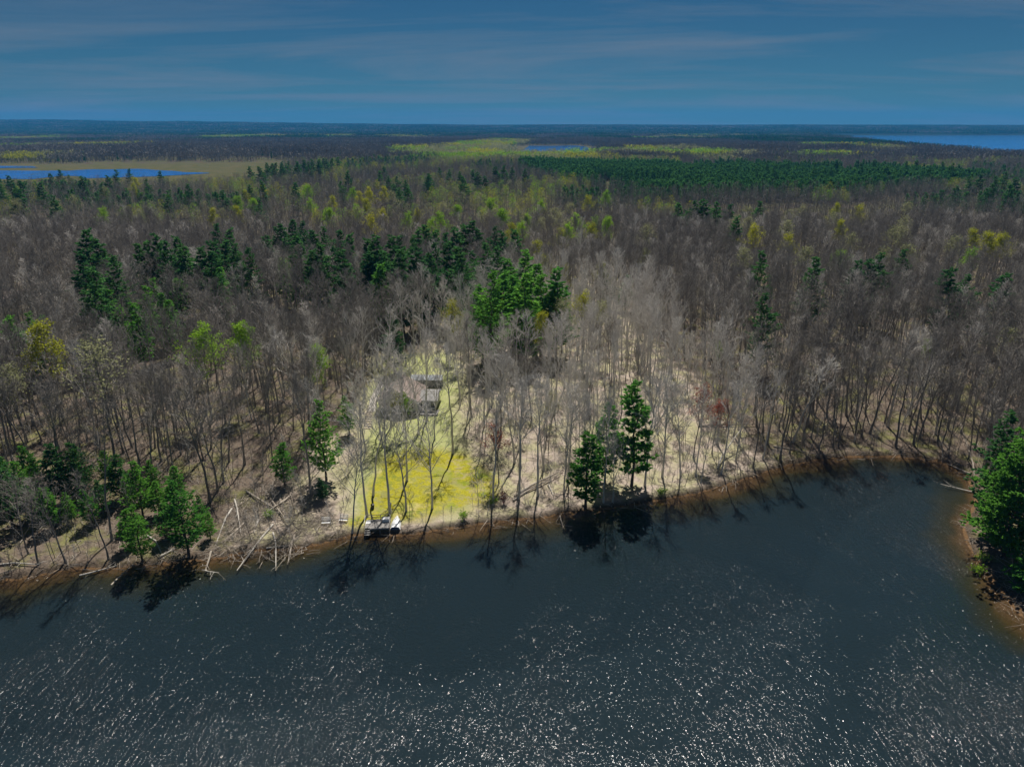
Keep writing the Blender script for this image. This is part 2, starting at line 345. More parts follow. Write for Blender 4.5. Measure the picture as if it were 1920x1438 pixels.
# ------------------------------------------------------------------ water
def water_mat(name, deep=None, sc=1.0, ramp=True):
    m = mat(name); tc = nd(m, 'ShaderNodeTexCoord')
    def wave(sx, sy, rot, det, dist=.6):
        mpn = nd(m, 'ShaderNodeMapping'); ln(m, tc.outputs['Object'], mpn.inputs[0]); mpn.inputs['Scale'].default_value = (sx, sy, 1); mpn.inputs['Rotation'].default_value = (0, 0, rot)
        n = nd(m, 'ShaderNodeTexNoise'); n.inputs['Scale'].default_value = sc; n.inputs['Detail'].default_value = det; n.inputs['Distortion'].default_value = dist; n.inputs['Roughness'].default_value = .5
        ln(m, mpn.outputs[0], n.inputs['Vector']); return n.outputs['Fac']
    def op(o, a, b, c=None):
        n = nd(m, 'ShaderNodeMath', operation=o)
        for i, v in enumerate((a, b, c)):
            if v is None: continue
            if hasattr(v, 'is_output'): ln(m, v, n.inputs[i])
            else: n.inputs[i].default_value = v
        return n.outputs[0]
    w1 = wave(2.1, .42, math.radians(-9), 3); w2 = wave(4.6, 2.0, math.radians(10), 2); w3 = wave(.035, .022, .4, 3, 1.5)
    gust = nd(m, 'ShaderNodeMapRange'); ln(m, w3, gust.inputs[0]); gust.inputs[1].default_value = .35; gust.inputs[2].default_value = .68; gust.inputs[3].default_value = .45; gust.inputs[4].default_value = 1.75
    hgt = op('MULTIPLY', op('MULTIPLY_ADD', w2, .34, w1), gust.outputs[0])
    b = nd(m, 'ShaderNodeBump'); b.inputs['Strength'].default_value = 1.0; b.inputs['Distance'].default_value = .155 / sc; ln(m, hgt, b.inputs['Height'])
    g = nd(m, 'ShaderNodeBsdfGlossy'); g.inputs['Roughness'].default_value = .05; g.inputs['Color'].default_value = (1, 1, 1, 1); ln(m, b.outputs[0], g.inputs['Normal'])
    fr = nd(m, 'ShaderNodeFresnel'); fr.inputs['IOR'].default_value = 1.36; ln(m, b.outputs[0], fr.inputs['Normal'])
    if deep: base = nd(m, 'ShaderNodeBsdfDiffuse'); base.inputs[0].default_value = rgb(deep)
    else: base = nd(m, 'ShaderNodeBsdfTransparent'); base.inputs[0].default_value = (.74, .74, .70, 1)
    mx = nd(m, 'ShaderNodeMixShader'); ln(m, fr.outputs[0], mx.inputs[0]); ln(m, base.outputs[0], mx.inputs[1]); ln(m, g.outputs[0], mx.inputs[2])
    o = nd(m, 'ShaderNodeOutputMaterial'); ln(m, mx.outputs[0], o.inputs[0]); return m
M['water'] = water_mat('lake_water')
M['pond'] = water_mat('pond_water', deep=(0.012, 0.13, 0.46), sc=.6)
wm = bpy.data.meshes.new('lake_water'); wm.from_pydata([(-420, -420, 0), (330, -420, 0), (330, 260, 0), (-420, 260, 0)], [], [(0, 1, 2, 3)]); wm.materials.append(M['water'])
structure(add('lake_water', wm))
for nm, p, z in (('pond_water', POND_A, 1.9), ('pond_water', POND_D, 1.95), ('pond_water', POND_B, 2.1), ('pond_water', POND_C, 2.3)):
    q = []
    for i in range(len(p)):
        a, b = p[i], p[(i + 1) % len(p)]
        for k in range(8):
            t = k / 8; x = a[0] + (b[0] - a[0]) * t; yv = a[1] + (b[1] - a[1]) * t; s = 0.006 * yv
            q.append((x + s * (float(noise(x * .02, yv * .02, 61)) - .5), yv + 4 * s * (float(noise(x * .02, yv * .02, 62)) - .5), z))
    pm = bpy.data.meshes.new(nm); pm.from_pydata(q, [], [tuple(range(len(q)))]); pm.materials.append(M['pond']); structure(add(nm, pm))

# ------------------------------------------------------------------ tree builders
def joined(mes, name):
    me_ = bpy.data.meshes.new(name); vs = []; fs = []; mi = []; mats = []
    for m_ in mes:
        o = len(vs); vs += [tuple(v.co) for v in m_.vertices]; fs += [tuple(o + i for i in p.vertices) for p in m_.polygons]
        if m_.materials[0] not in mats: mats.append(m_.materials[0])
        mi += [mats.index(m_.materials[0])] * len(m_.polygons)
    me_.from_pydata(vs, [], fs)
    for q in mats: me_.materials.append(q)
    me_.polygons.foreach_set('material_index', mi); return me_
GA = 2.39996
def bare_tree(seed, H, spread=1.0, low=.45, nl=18, sub=7, tw=9, tr=.018, lean=.04, r0=None, sides=7):
    R = random.Random(seed); T = MB(); C = MB(); r0 = r0 or H * .0088
    lx, ly = R.gauss(0, lean), R.gauss(0, lean); n = 10; pts = []; kx = ky = 0.0
    for i in range(n + 1):
        t = i / n; kx += R.gauss(0, .05) * H / n; ky += R.gauss(0, .05) * H / n
        pts.append(Vector((lx * H * t ** 1.4 + kx, ly * H * t ** 1.4 + ky, -.25 + (H * .96 + .25) * t)))
    rad = [r0 * (1.5 if i == 0 else 1) * (1 - .93 * (i / n) ** 1.1) + .012 for i in range(n + 1)]
    T.tube(pts, rad, sides)
    def at(t):
        f = min(max(t, 0), .999) * n; i = int(f); return pts[i].lerp(pts[i + 1], f - i), rad[i] + (rad[i + 1] - rad[i]) * (f - i)
    az = R.random() * 6.28; tips = []
    for j in range(nl):
        t = low + (.97 - low) * ((j + R.random() * .7) / nl) ** .85; p, r = at(t); az += GA + R.gauss(0, .3)
        ang = math.radians(R.uniform(30, 58)) * (1 - .35 * t) * (1 if t < .8 else .8)
        Ln = ((1 - t) * H * .40 + H * .075) * R.uniform(.7, 1.15) * spread
        d = Vector((math.cos(az) * math.sin(ang), math.sin(az) * math.sin(ang), math.cos(ang)))
        q = p.copy(); lp = [q]; dd = d.copy()
        for k in range(3):
            dd = (dd + Vector((R.gauss(0, .16), R.gauss(0, .16), .13 + R.gauss(0, .1)))).normalized(); q = q + dd * Ln / 3; lp.append(q)
        rl = min(r * .6, .012 + Ln * .011); T.tube(lp, [rl, rl * .72, rl * .45, .012], 4, False)
        for s in range(sub):
            u = .28 + .72 * (s + R.random()) / sub; f = min(u, .999) * 3; i = int(f); b = lp[i].lerp(lp[i + 1], f - i)
            base = (lp[i + 1] - lp[i]).normalized()
            sdv = (base * .75 + Vector((R.gauss(0, .55), R.gauss(0, .55), .25 + R.gauss(0, .25)))).normalized(); sl = Ln * (.52 - .22 * u) * R.uniform(.7, 1.25) + .3
            e = b + sdv * sl; mdl = b.lerp(e, .5) + Vector((R.gauss(0, .05), R.gauss(0, .05), .03)) * sl
            C.tube([b, mdl, e], [tr * 1.7, tr * 1.2, tr * .5], 3, False)
            for w in range(tw):
                v = .2 + .8 * (w + R.random()) / tw; bb = b.lerp(mdl, v * 2) if v < .5 else mdl.lerp(e, v * 2 - 1)
                tdv = (sdv * .7 + Vector((R.gauss(0, .6), R.gauss(0, .6), .25 + R.gauss(0, .35)))).normalized(); tl = R.uniform(.45, 1.25) * H / 23
                ee = bb + tdv * tl; C.spike(bb, ee, tr * .85); tips.append(ee)
    # dead stubs down the trunk
    for j in range(R.randint(1, 4)):
        p, r = at(R.uniform(.15, low)); a = R.random() * 6.28; T.spike(p, p + Vector((math.cos(a), math.sin(a), R.uniform(-.2, .5))) * R.uniform(.5, 1.8), .03)
    return T, C, tips
def leaves(tips, n, size, R, Mb=None, sp=.32):
    Mb = Mb or MB()
    for p in tips:
        for k in range(n):
            c = p + Vector((R.gauss(0, sp), R.gauss(0, sp), R.gauss(0, sp * .8))); a = Vector((R.gauss(0, 1), R.gauss(0, 1), R.gauss(0, .7))).normalized(); b = a.cross(Vector((R.gauss(0, 1), R.gauss(0, 1), R.gauss(0, 1)))).normalized()
            s = size * R.uniform(.6, 1.4); Mb.tri(c + a * s, c - a * s * .5 + b * s * .7, c - a * s * .5 - b * s * .7)
    return Mb
def pine_tree(seed, H, rmax, gap=.95, nb=5, tuft=17, blades=7, bl=.5, low=.16, irregular=.45):
    R = random.Random(seed); T = MB(); C = MB()
    pts = [Vector((R.gauss(0, .02) * H * t, R.gauss(0, .02) * H * t, -.3 + (H + .3) * t)) for t in [i / 8 for i in range(9)]]
    r0 = H * .0105; T.tube(pts, [r0 * (1.25 if i == 0 else 1) * (1 - i / 8 * .95) + .01 for i in range(9)], 7)
    def at(z):
        f = min(max((z + .3) / (H + .3), 0), .999) * 8; i = int(f); return pts[i].lerp(pts[i + 1], f - i)
    z = low * H; az = R.random() * 6
    while z < H * .985:
        t = (z / H - low) / (1 - low); env = (1 - t) ** .75 * min(1, .45 + t * 2.4); wl = R.uniform(1 - irregular, 1 + irregular * .5)
        for b in range(max(3, round(nb * (1 - .3 * t)))):
            az += 6.283 / nb + R.gauss(0, .3); Lb = max(.35, rmax * env * wl * R.uniform(.65, 1.15)); p = at(z + R.gauss(0, gap * .25))
            rise = .02 + .55 * t + R.gauss(0, .08); h = Vector((math.cos(az), math.sin(az), 0)); sd2 = Vector((-h.y, h.x, 0))
            e = p + h * Lb + Vector((0, 0, rise * Lb)); midp = p + h * Lb * .55 + Vector((0, 0, rise * Lb * .35 - .04 * Lb))
            T.tube([p, midp, e], [.012 + Lb * .012, .012 + Lb * .007, .008], 3, False)
            nt_ = max(3, int(tuft * (Lb / rmax) ** .9 + .5))
            for k in range(nt_):
                u = 1 - (k + R.random()) / nt_ * .78; q = p.lerp(midp, u / .55) if u < .55 else midp.lerp(e, (u - .55) / .45)
                wd = Lb * .32 * (1.15 - u) + .18; off = R.gauss(0, wd); q = q + sd2 * off + h * abs(off) * .35 + Vector((0, 0, R.gauss(.03, .09) - abs(off) * .06))
                ax = (h * .75 + sd2 * (off / (wd + .01)) * .45 + Vector((0, 0, .42))).normalized()
                for m_ in range(blades):
                    d = (ax + Vector((R.gauss(0, .55), R.gauss(0, .55), R.gauss(.05, .38)))).normalized(); s = bl * R.uniform(.7, 1.3); n_ = d.cross(Vector((R.gauss(0, 1), R.gauss(0, 1), R.gauss(0, 1)))).normalized() * s * .34
                    C.tri(q - n_, q + n_, q + d * s)
        z += gap * R.uniform(.75, 1.25) * (1 - .25 * t)
    for k in range(14):
        d = Vector((R.gauss(0, .4), R.gauss(0, .4), 1)).normalized(); q = at(H * .97) + Vector((R.gauss(0, .1), R.gauss(0, .1), R.uniform(-.3, .2))); n_ = d.cross(Vector((1, .3, 0))).normalized() * .1; C.tri(q - n_, q + n_, q + d * .5)
    return T, C
def lod_bare(seed, H, nt_=70, r=.05):
    R = random.Random(seed); T = MB(); T.tube([(0, 0, -.3), (R.gauss(0, .5), R.gauss(0, .5), H * .5), (R.gauss(0, .8), R.gauss(0, .8), H * .93)], [H * .009, H * .007, .03], 4, False)
    for k in range(nt_):
        t = R.uniform(.45, 1); a = R.random() * 6.28; rr = H * .17 * math.sqrt(max(.05, 1 - ((t - .62) / .42) ** 2)) * math.sqrt(R.random())
        p = Vector((math.cos(a) * rr, math.sin(a) * rr, t * H)); d = Vector((math.cos(a) * .7 + R.gauss(0, .4), math.sin(a) * .7 + R.gauss(0, .4), .9)).normalized()
        T.spike(p - d * 1.3, p + d * R.uniform(.7, 1.6), r)
    return T

# prototypes (meshes only; shared by every copy)
BARE = []
for i in range(13):
    T, C, _ = bare_tree(100 + i, [23, 25, 21, 24, 26, 22, 24.5, 20, 23.5, 19, 25, 17, 22][i], [1.25, 1.1, 1.4, 1.05, 1.25, 1.5, 1.15, 1.4, 1.0, 1.9, .6, 1.7, .75][i], [.42, .5, .34, .52, .45, .32, .48, .36, .54, .26, .62, .22, .5][i], lean=[.04, .03, .07, .02, .04, .06, .1, .05, .03, .08, .03, .12, .07][i], nl=[18, 16, 18, 15, 18, 20, 16, 19, 14, 22, 10, 22, 12][i])
    BARE.append((T.mesh('trunk', M['bark']), C.mesh('crown', M['twig'])))
def recolour(me, m): c = me.copy(); c.materials.clear(); c.materials.append(m); return c
BARE_LIT = [(recolour(a, M['bark_lit']), recolour(b, M['twig_lit'])) for a, b in BARE]
SAPL = []
for i in range(4):
    T, C, _ = bare_tree(300 + i, [9, 7, 11, 6][i], 1.0, .3, 10, 5, 5, .012, .09, r0=.05, sides=5); SAPL.append((T.mesh('trunk', M['bark']), C.mesh('crown', M['twig'])))
SAPL_LIT = [(recolour(a, M['bark_lit']), recolour(b, M['twig_lit'])) for a, b in SAPL]
BUD = {}
for key in ('leaf_yellow', 'leaf_green', 'leaf_pale', 'leaf_red'):
    BUD[key] = []
    for i in range(2):
        T, C, tips = bare_tree(400 + i * 7 + len(key), [21, 18][i], 1.15, .4, 15, 6, 5); R = random.Random(i)
        LV = leaves(tips, {'leaf_yellow': 4, 'leaf_green': 6, 'leaf_pale': 2, 'leaf_red': 4}[key], .19, R)
        BUD[key].append((T.mesh('trunk', M['bark']), joined([C.mesh('crown', M['twig']), LV.mesh('crown', M[key])], 'crown')))
PINE = []
for i, (H, r, irr) in enumerate([(22, 4.0, .4), (20, 3.7, .45), (18, 3.4, .3), (24, 4.4, .5), (21, 3.9, .55), (16, 3.2, .3)]):
    T, C = pine_tree(500 + i, H, r, irregular=irr); PINE.append((T.mesh('trunk', M['pine_bark']), C.mesh('crown', M['pine']), H))
PINE_B = [(a, recolour(b, M['pine_bright']), h) for a, b, h in PINE]

# ------------------------------------------------------------------ placing single trees
taken = []                                            # (x, y, r) spots the wood keeps clear of
def tree(name, parts, loc, rz, sc, label, cat, group=None, tilt=(0, 0)):
    t = thing(name, label, cat, loc, 0, group, sc); t.rotation_euler = (tilt[0], tilt[1], rz)
    for n_, me_ in parts: add(n_, me_, t)
    return t
def place_pine(px, py, Hm, label, group=None, bright=False, base=False, wide=1.0, var=None):
    v = var if var is not None else random.randrange(6); a, b, h = (PINE_B if bright else PINE)[v]
    p = G(px, py) if base else top_at(px, py, Hm); taken.append((p.x, p.y, 4.2)); taken.append((p.x * (1 - 4 / p.y), p.y - 4, 4.0)); s = Hm / h
    return tree('pine_tree', (('trunk', a), ('crown', b)), p, random.random() * 6.28, (s * wide, s * wide, s), label, 'pine tree', group)
def place_bud(px, py, Hm, key, label, group=None, wide=1.0):
    a, c_ = random.choice(BUD[key]); h = a and max(v.co.z for v in a.vertices); p = top_at(px, py, Hm); taken.append((p.x, p.y, 4.5)); s = Hm / h
    return tree('budding_tree', (('trunk', a), ('crown', c_)), p, random.random() * 6.28, (s * wide, s * wide, s), label, 'tree', group)

# ------------------------------------------------------------------ things by the water and the house
M['deckwood'] = simple('weathered_deck_wood', (0.17, 0.16, 0.15), (0.36, 0.34, 0.32), 3, .85, .3, rnd=.4, stretch=(.4, 4, 4))
M['white'] = simple('white_paint', (0.66, 0.66, 0.66), (0.80, 0.80, 0.79), 2, .5, rnd=.2)
M['boat_white'] = simple('boat_white', (0.72, 0.73, 0.74), (0.82, 0.82, 0.82), 1.2, .35, spec=.5)
M['boat_blue'] = simple('boat_blue_band', (0.05, 0.08, 0.16), (0.10, 0.14, 0.24), 3, .4)
M['dark'] = simple('dark_plastic', (0.018, 0.018, 0.02), (0.05, 0.05, 0.05), 4, .6)
M['siding'] = simple('pale_siding', (0.42, 0.44, 0.42), (0.56, 0.58, 0.56), 1.5, .8, .1, stretch=(.3, .3, 8))
M['porch'] = simple('porch_screen', (0.10, 0.11, 0.11), (0.17, 0.18, 0.18), 6, .6)
M['roof'] = simple('brown_shingle', (0.16, 0.125, 0.11), (0.27, 0.215, 0.19), 5, .95, .4, stretch=(1, 3, 3))
M['roof_grey'] = simple('grey_shingle', (0.19, 0.185, 0.18), (0.31, 0.30, 0.29), 5, .95, .4, stretch=(1, 3, 3))
M['metal_roof'] = simple('pale_metal_roof', (0.30, 0.32, 0.335), (0.42, 0.44, 0.455), 1, .85, spec=.1)
M['glass'] = simple('window_glass', (0.02, 0.025, 0.03), (0.04, 0.05, 0.06), 1, .08, spec=.8)
M['brick'] = simple('chimney_brick', (0.12, 0.055, 0.045), (0.22, 0.11, 0.09), 8, .95)
M['timber'] = simple('step_timber', (0.20, 0.15, 0.11), (0.38, 0.31, 0.25), 4, .9, .3, rnd=.4)
M['foundation'] = simple('foundation', (0.10, 0.10, 0.095), (0.2, 0.2, 0.19), 3, .9)
M['road'] = simple('gravel_road', (0.30, 0.27, 0.24), (0.44, 0.41, 0.37), 1, .95)
def part(name, mb, m, parent, smooth=False): return add(name, mb.mesh(name, M[m]), parent) if not smooth else add(name, mb.mesh(name, M[m], True), parent)

# the house: gable block with its ridge running back from the lake, low wing to one side
hp = G(748, 774); HZ = hp.z - .1
house = thing('lake_house', 'small lake house with brown shingle roof and pale gable wall facing the water', 'house', (hp.x, hp.y, HZ), math.radians(-3))
taken.append((hp.x, hp.y + 4, 8.5)); taken.append((hp.x + 6, hp.y + 4, 5))
w = MB(); w.prism([(-4.6, .5), (4.6, .5), (4.6, 3.1), (0, 5.5), (-4.6, 3.1)], 0, 9.5); part('wall', w, 'siding', house)
w = MB(); w.box(-4.5, 4.5, .1, 9.4, -1.2, .5); w.box(4.5, 8.3, 1.6, 8, -1.2, .45); part('foundation', w, 'foundation', house)
def slope(x0, z0, x1, z1, y0, y1, t=.16):
    b = MB(); b.prism([(x0, z0), (x1, z1), (x1, z1 + t), (x0, z0 + t)], y0, y1); return b
part('roof', slope(-5.25, 2.83, -.004, 5.56, -.7, 10.1), 'roof', house)
rr = part('roof', slope(.004, 5.56, 5.25, 2.83, -.7, 10.1), 'roof', house)
b = MB(); b.box(-.25, .25, 5.6, 6.3, 5.0, 6.9); b.box(-.33, .33, 5.52, 6.38, 6.9, 7.05); part('chimney', b, 'brick', rr)
b = MB(); b.box(4.6, 8.4, 1.5, 8.1, .45, 2.75); part('wing_wall', b, 'siding', house)
b = MB(); q0 = len(b.v)
b.v += [Vector(v) for v in ((4.62, .9, 2.72), (9.0, .9, 2.72), (9.0, 4.8, 4.0), (4.62, 4.8, 4.0), (9.0, 8.7, 2.72), (4.62, 8.7, 2.72))]
b.f += [(0, 1, 2, 3), (3, 2, 4, 5)]
b.v += [v + Vector((0, 0, .15)) for v in b.v[:6]]; b.f += [(6, 9, 8, 7)[::-1], (9, 11, 10, 8)[::-1], (0, 6, 7, 1), (1, 7, 8, 2), (2, 8, 10, 4), (4, 10, 11, 5), (5, 11, 9, 3), (3, 9, 6, 0)]
part('wing_roof', b, 'roof_grey', house)
def window(parent, x0, x1, z0, z1, yv, bars=1):
    f = MB(); f.box(x0 - .07, x1 + .07, yv - .06, yv + .02, z1, z1 + .09); f.box(x0 - .07, x1 + .07, yv - .08, yv + .02, z0 - .09, z0); f.box(x0 - .07, x0, yv - .055, yv + .02, z0, z1); f.box(x1, x1 + .07, yv - .055, yv + .02, z0, z1)
    for k in range(1, bars + 1): xm = x0 + (x1 - x0) * k / (bars + 1); f.box(xm - .03, xm + .03, yv - .05, yv + .01, z0, z1)
    wn = part('window', f, 'white', parent); g = MB(); g.box(x0, x1, yv - .02, yv + .012, z0, z1); part('pane', g, 'glass', wn)
window(house, -3.9, -2.3, 1.2, 2.7, 0); window(house, -1.6, .9, .95, 2.85, 0, 2); window(house, 1.7, 3.9, 1.2, 2.7, 0); window(house, -.6, .6, 3.6, 4.4, 0)
for xa in (4.9, 6.1, 7.3): window(house, xa, xa + .9, 1.0, 2.3, 1.5, 0)
b = MB(); b.box(5, 9.2, -1.2, 1.45, .28, .4); b.box(5.05, 5.17, -1.15, -1.03, -1, .28); b.box(9.02, 9.14, -1.15, -1.03, -1, .28); part('porch_floor', b, 'deckwood', house)
b = MB(); b.box(5, 9.2, -1.2, -1.13, 1.15, 1.23); [b.box(5 + k * .6, 5.06 + k * .6, -1.2, -1.14, .4, 1.15) for k in range(8)]; part('porch_rail', b, 'deckwood', house)
b = MB(); b.box(-4.68, -4.6, 5, 5.95, .5, 2.5); part('door', b, 'foundation', house)

sp_ = G(801, 722); shed = thing('metal_roof_shed', 'long low shed with pale metal roof behind the lake house', 'shed', (sp_.x, sp_.y, sp_.z - .05), math.radians(-2)); taken.append((sp_.x - 2, sp_.y, 4)); taken.append((sp_.x + 2, sp_.y, 4))
b = MB(); b.box(-3.8, 3.8, -1.5, 1.5, -.6, 2.1); part('wall', b, 'foundation', shed)
b = MB(); b.prism([(-1.95, 1.98), (0, 2.75), (1.95, 1.98), (1.95, 2.06), (0, 2.84), (-1.95, 2.06)], -4.1, 4.1)
for v in b.v: v.x, v.y = v.y, v.x
part('roof', b, 'metal_roof', shed)
for k in range(2):
    b = MB(); b.box(-2.6 + k * 3, -1.4 + k * 3, -1.56, -1.5, -.3, 1.8); part('door', b, 'deckwood', shed)

# timber steps climbing beside the house
st0, st1 = G(689, 803), G(695, 762); stairs = thing('timber_stairs', 'run of timber garden steps climbing the slope beside the lake house', 'steps', st0)
for k in range(11):
    t = k / 10; p = st0.lerp(st1, t) - st0; z = hz(st0.x + p.x, st0.y + p.y) - st0.z; b = MB(); b.box(p.x - .75, p.x + .75, p.y - .28, p.y + .28, z - .2, z + .09); part('step', b, 'timber', stairs)
for k in range(5): q = st0.lerp(st1, k / 4); taken.append((q.x, q.y, 2.0))

# deck on the bank
dp = G(708, 1001); dk = thing('shore_deck', 'weathered grey wooden deck with rails and steps at the water edge', 'deck', (dp.x, dp.y, 0), math.radians(6)); taken.append((dp.x, dp.y + 1, 3.2))
DZ = 1.25
for k in range(14):
    b = MB(); b.box(-1.15, 2.15, -.1 + k * .215, .1 + k * .215, DZ - .05, DZ); part('plank', b, 'deckwood', dk)
for k in range(11):
    b = MB(); b.box(-2.15, -1.17, -.95 + k * .345, -.64 + k * .345, DZ - .053 if k > 2 else DZ - .1 - .22 * (3 - k), DZ - .003 if k > 2 else DZ - .05 - .22 * (3 - k)); part('plank' if k > 2 else 'step', b, 'deckwood', dk)
for x in (-2.1, -1.2, .45, 2.05):
    for yv in (-.05, 2.75):
        b = MB(); b.box(x - .05, x + .05, yv - .05, yv + .05, -.6, DZ + (.95 if yv > 1 else -.06)); part('post', b, 'deckwood', dk)
b = MB(); b.box(-2.15, 2.15, 2.8, 2.86, DZ + .88, DZ + .96); b.box(-2.15, 2.15, 2.81, 2.85, DZ + .45, DZ + .53); part('rail', b, 'deckwood', dk)
b = MB(); b.box(2.1, 2.16, 0, 2.74, DZ + .9, DZ + .97); part('rail', b, 'deckwood', dk)
b = MB(); b.box(-2.16, -2.2, -1.0, 2.75, DZ + .86, DZ + .94); part('rail', b, 'white', dk)
b = MB(); b.box(-1.1, 2.1, -.16, -.11, DZ - .28, DZ - .04); part('fascia', b, 'deckwood', dk)
def P(o, x, y, z): return o.matrix_basis @ Vector((x, y, z))
bx = thing('deck_box', 'pale storage box standing on the shore deck by its back rail', 'box', P(dk, 1.35, 2.2, DZ), math.radians(6))
b = MB(); b.box(-.6, .6, -.35, .35, 0, .5); part('body', b, 'white', bx); b = MB(); b.box(-.64, .64, -.39, .39, .503, .57); part('lid', b, 'white', bx)
bo = thing('white_board', 'white board lying on the back corner of the shore deck', 'board', P(dk, -1.66, 2.1, DZ), math.radians(9))
b = MB(); b.box(-.42, .42, -.5, .5, 0.003, .06); part('panel', b, 'white', bo); b = MB(); b.box(-.42, .42, -.06, .06, .063, .1); part('batten', b, 'white', bo)

# overturned rowboat, stern to the water
bp = G(741, 995); boat = thing('rowboat', 'white rowboat pulled up on the leaf-covered bank beside the deck', 'boat', (bp.x, bp.y, hz(bp.x, bp.y + 1.5) + .02), math.radians(3)); taken.append((bp.x, bp.y + 2, 3))
b = MB(); prof = []
for i in range(9):
    t = i / 8; yv = t * 4.1; hw = .82 * (1 - max(0, (t - .35) / .65) ** 2.1) + .01; zt = .50 - .05 * math.sin(t * 3) ; kz = .58 - .22 * t ** 3
    prof.append([(-hw, yv, .03 + .06 * t), (-hw * .97, yv, .18 + .06 * t), (-hw * .72, yv, zt - .06 * t), (0, yv, kz), (hw * .72, yv, zt - .06 * t), (hw * .97, yv, .18 + .06 * t), (hw, yv, .03 + .06 * t)])
for r_ in prof: b.v += [Vector(p) for p in r_]
for i in range(8):
    for k in range(6): q = i * 7 + k; b.f.append((q, q + 1, q + 8, q + 7))
part('hull', b, 'boat_white', boat, True)
b = MB(); b.prism([(-.82, .03), (-.79, .18), (-.59, .5), (0, .575), (.59, .5), (.79, .18), (.82, .03)], -.05, -.003); part('transom', b, 'boat_blue', boat)
b = MB(); b.tube([(0, .1, .585), (0, 2, .57), (0, 3.3, .47), (0, 4.08, .36)], [.03, .03, .025, .02], 5); part('keel', b, 'boat_white', boat)
for s in (-1, 1):
    b = MB(); b.tube([(s * (r_[6][0] + .01), r_[6][1], r_[6][2]) for r_ in prof], [.035] * 9, 5); part('gunwale', b, 'boat_white', boat)
# little things on the lawn
for px, py, lab in ((699, 953, 'dark bucket on the lawn behind the deck, nearer the steps side'), (731, 951, 'dark bucket at the foot of the forked tree behind the boat')):
    p = G(px, py); o = thing('bucket', lab, 'bucket', p); b = MB(); b.tube([(0, 0, 0), (0, 0, .75)], [.26, .33], 12); part('body', b, 'dark', o); b = MB(); b.tube([(0, 0, .76), (0, 0, .82)], [.36, .36], 12); part('lid', b, 'dark', o); taken.append((p.x, p.y, 1.2))
for px, py, rz, lab in ((612, 982, .1, 'white slatted bench frame half hidden in brush on the bank'), (645, 977, -.1, 'white slatted bench frame on the bank nearest the deck')):
    p = G(px, py); o = thing('garden_bench', lab, 'bench', p, rz); taken.append((p.x, p.y, 1.5))
    for k in range(3): b = MB(); b.box(-.75, .75, -.45 + k * .2, -.3 + k * .2, .42, .46); part('seat_slat', b, 'white', o)
    for k in range(3): b = MB(); b.box(-.75, .75, .17 + k * .05, .21 + k * .05, .58 + k * .24, .70 + k * .24); part('back_slat', b, 'white', o)
    for sx in (-.7, .7):
        b = MB(); b.box(sx - .04, sx + .04, -.47, -.39, -.1, .42); part('leg', b, 'white', o); b = MB(); b.tube([(sx, .15, -.1), (sx, .18, .5), (sx, .33, 1.22)], [.045] * 3, 4); part('leg', b, 'white', o)
p = G(992, 712); o = thing('white_tank', 'small white tank lying among the bare trees right of the house', 'tank', p, .3); taken.append((p.x, p.y, 2.5))
b = MB(); b.tube([(-1.3, 0, .75), (-1.15, 0, .75), (1.15, 0, .75), (1.3, 0, .75)], [.25, .5, .5, .25], 12); part('body', b, 'white', o, True)
for sx in (-.8, .8): b = MB(); b.box(sx - .1, sx + .1, -.4, .4, -.2, .4); part('leg', b, 'foundation', o)
# roofs glimpsed in the woods
def cabin(px, py, wd, dp_, hh, roofm, lab, rz=0):
    p = G(px, py); o = thing('cabin', lab, 'house', (p.x, p.y, p.z - .1), rz); taken.append((p.x, p.y, max(wd, dp_) * .62))
    b = MB(); b.prism([(-wd / 2, -.5), (wd / 2, -.5), (wd / 2, hh), (0, hh + dp_ * .0 + wd * .22), (-wd / 2, hh)], -dp_ / 2, dp_ / 2); part('wall', b, 'siding', o)
    k = wd * .22 / (wd / 2)
    part('roof', slope(-wd / 2 - .5, hh - .5 * k + .02, -.004, hh + wd * .22 + .02, -dp_ / 2 - .5, dp_ / 2 + .5), roofm, o); part('roof', slope(.004, hh + wd * .22 + .02, wd / 2 + .5, hh - .5 * k + .02, -dp_ / 2 - .5, dp_ / 2 + .5), roofm, o)
    window(o, -wd * .3, -wd * .1, .9, 2.0, -dp_ / 2); window(o, wd * .1, wd * .3, .9, 2.0, -dp_ / 2)
    b = MB(); b.box(-.45, .45, -dp_ / 2 - .05, -dp_ / 2 - .004, -.1, 2.0); part('door', b, 'foundation', o); return o
cabin(14, 566, 9, 14, 2.6, 'roof', 'brown roofed cabin half hidden in the woods at the left edge', math.radians(80))
cabin(366, 552, 4, 4, 2.6, 'metal_roof', 'tiny white-roofed cabin below the tall pine cluster', math.radians(10))
cabin(1822, 351, 12, 30, 4, 'metal_roof', 'long pale-roofed building in a far clearing beyond the pine plantation', math.radians(88))
def strip(name, pts, wd):
    b = MB(); pr = []
    for i in range(len(pts) - 1):
        for k in range(14): t = k / 14; pr.append((pts[i][0] + (pts[i + 1][0] - pts[i][0]) * t, pts[i][1] + (pts[i + 1][1] - pts[i][1]) * t))
    for i in range(len(pr) - 1):
        a, c_ = pr[i], pr[i + 1]; dx_, dy_ = c_[0] - a[0], c_[1] - a[1]; l = math.hypot(dx_, dy_); nx, ny = -dy_ / l * wd / 2, dx_ / l * wd / 2
        for sgn in (-1, 0, 1): b.v.append(Vector((a[0] + nx * sgn, a[1] + ny * sgn, hz(a[0] + nx * sgn, a[1] + ny * sgn) + .12)))
    for i in range(len(pr) - 2): q = i * 3; b.f += [(q, q + 3, q + 4, q + 1), (q + 1, q + 4, q + 5, q + 2)]
    structure(add(name, b.mesh(name, M['road']))); return pr
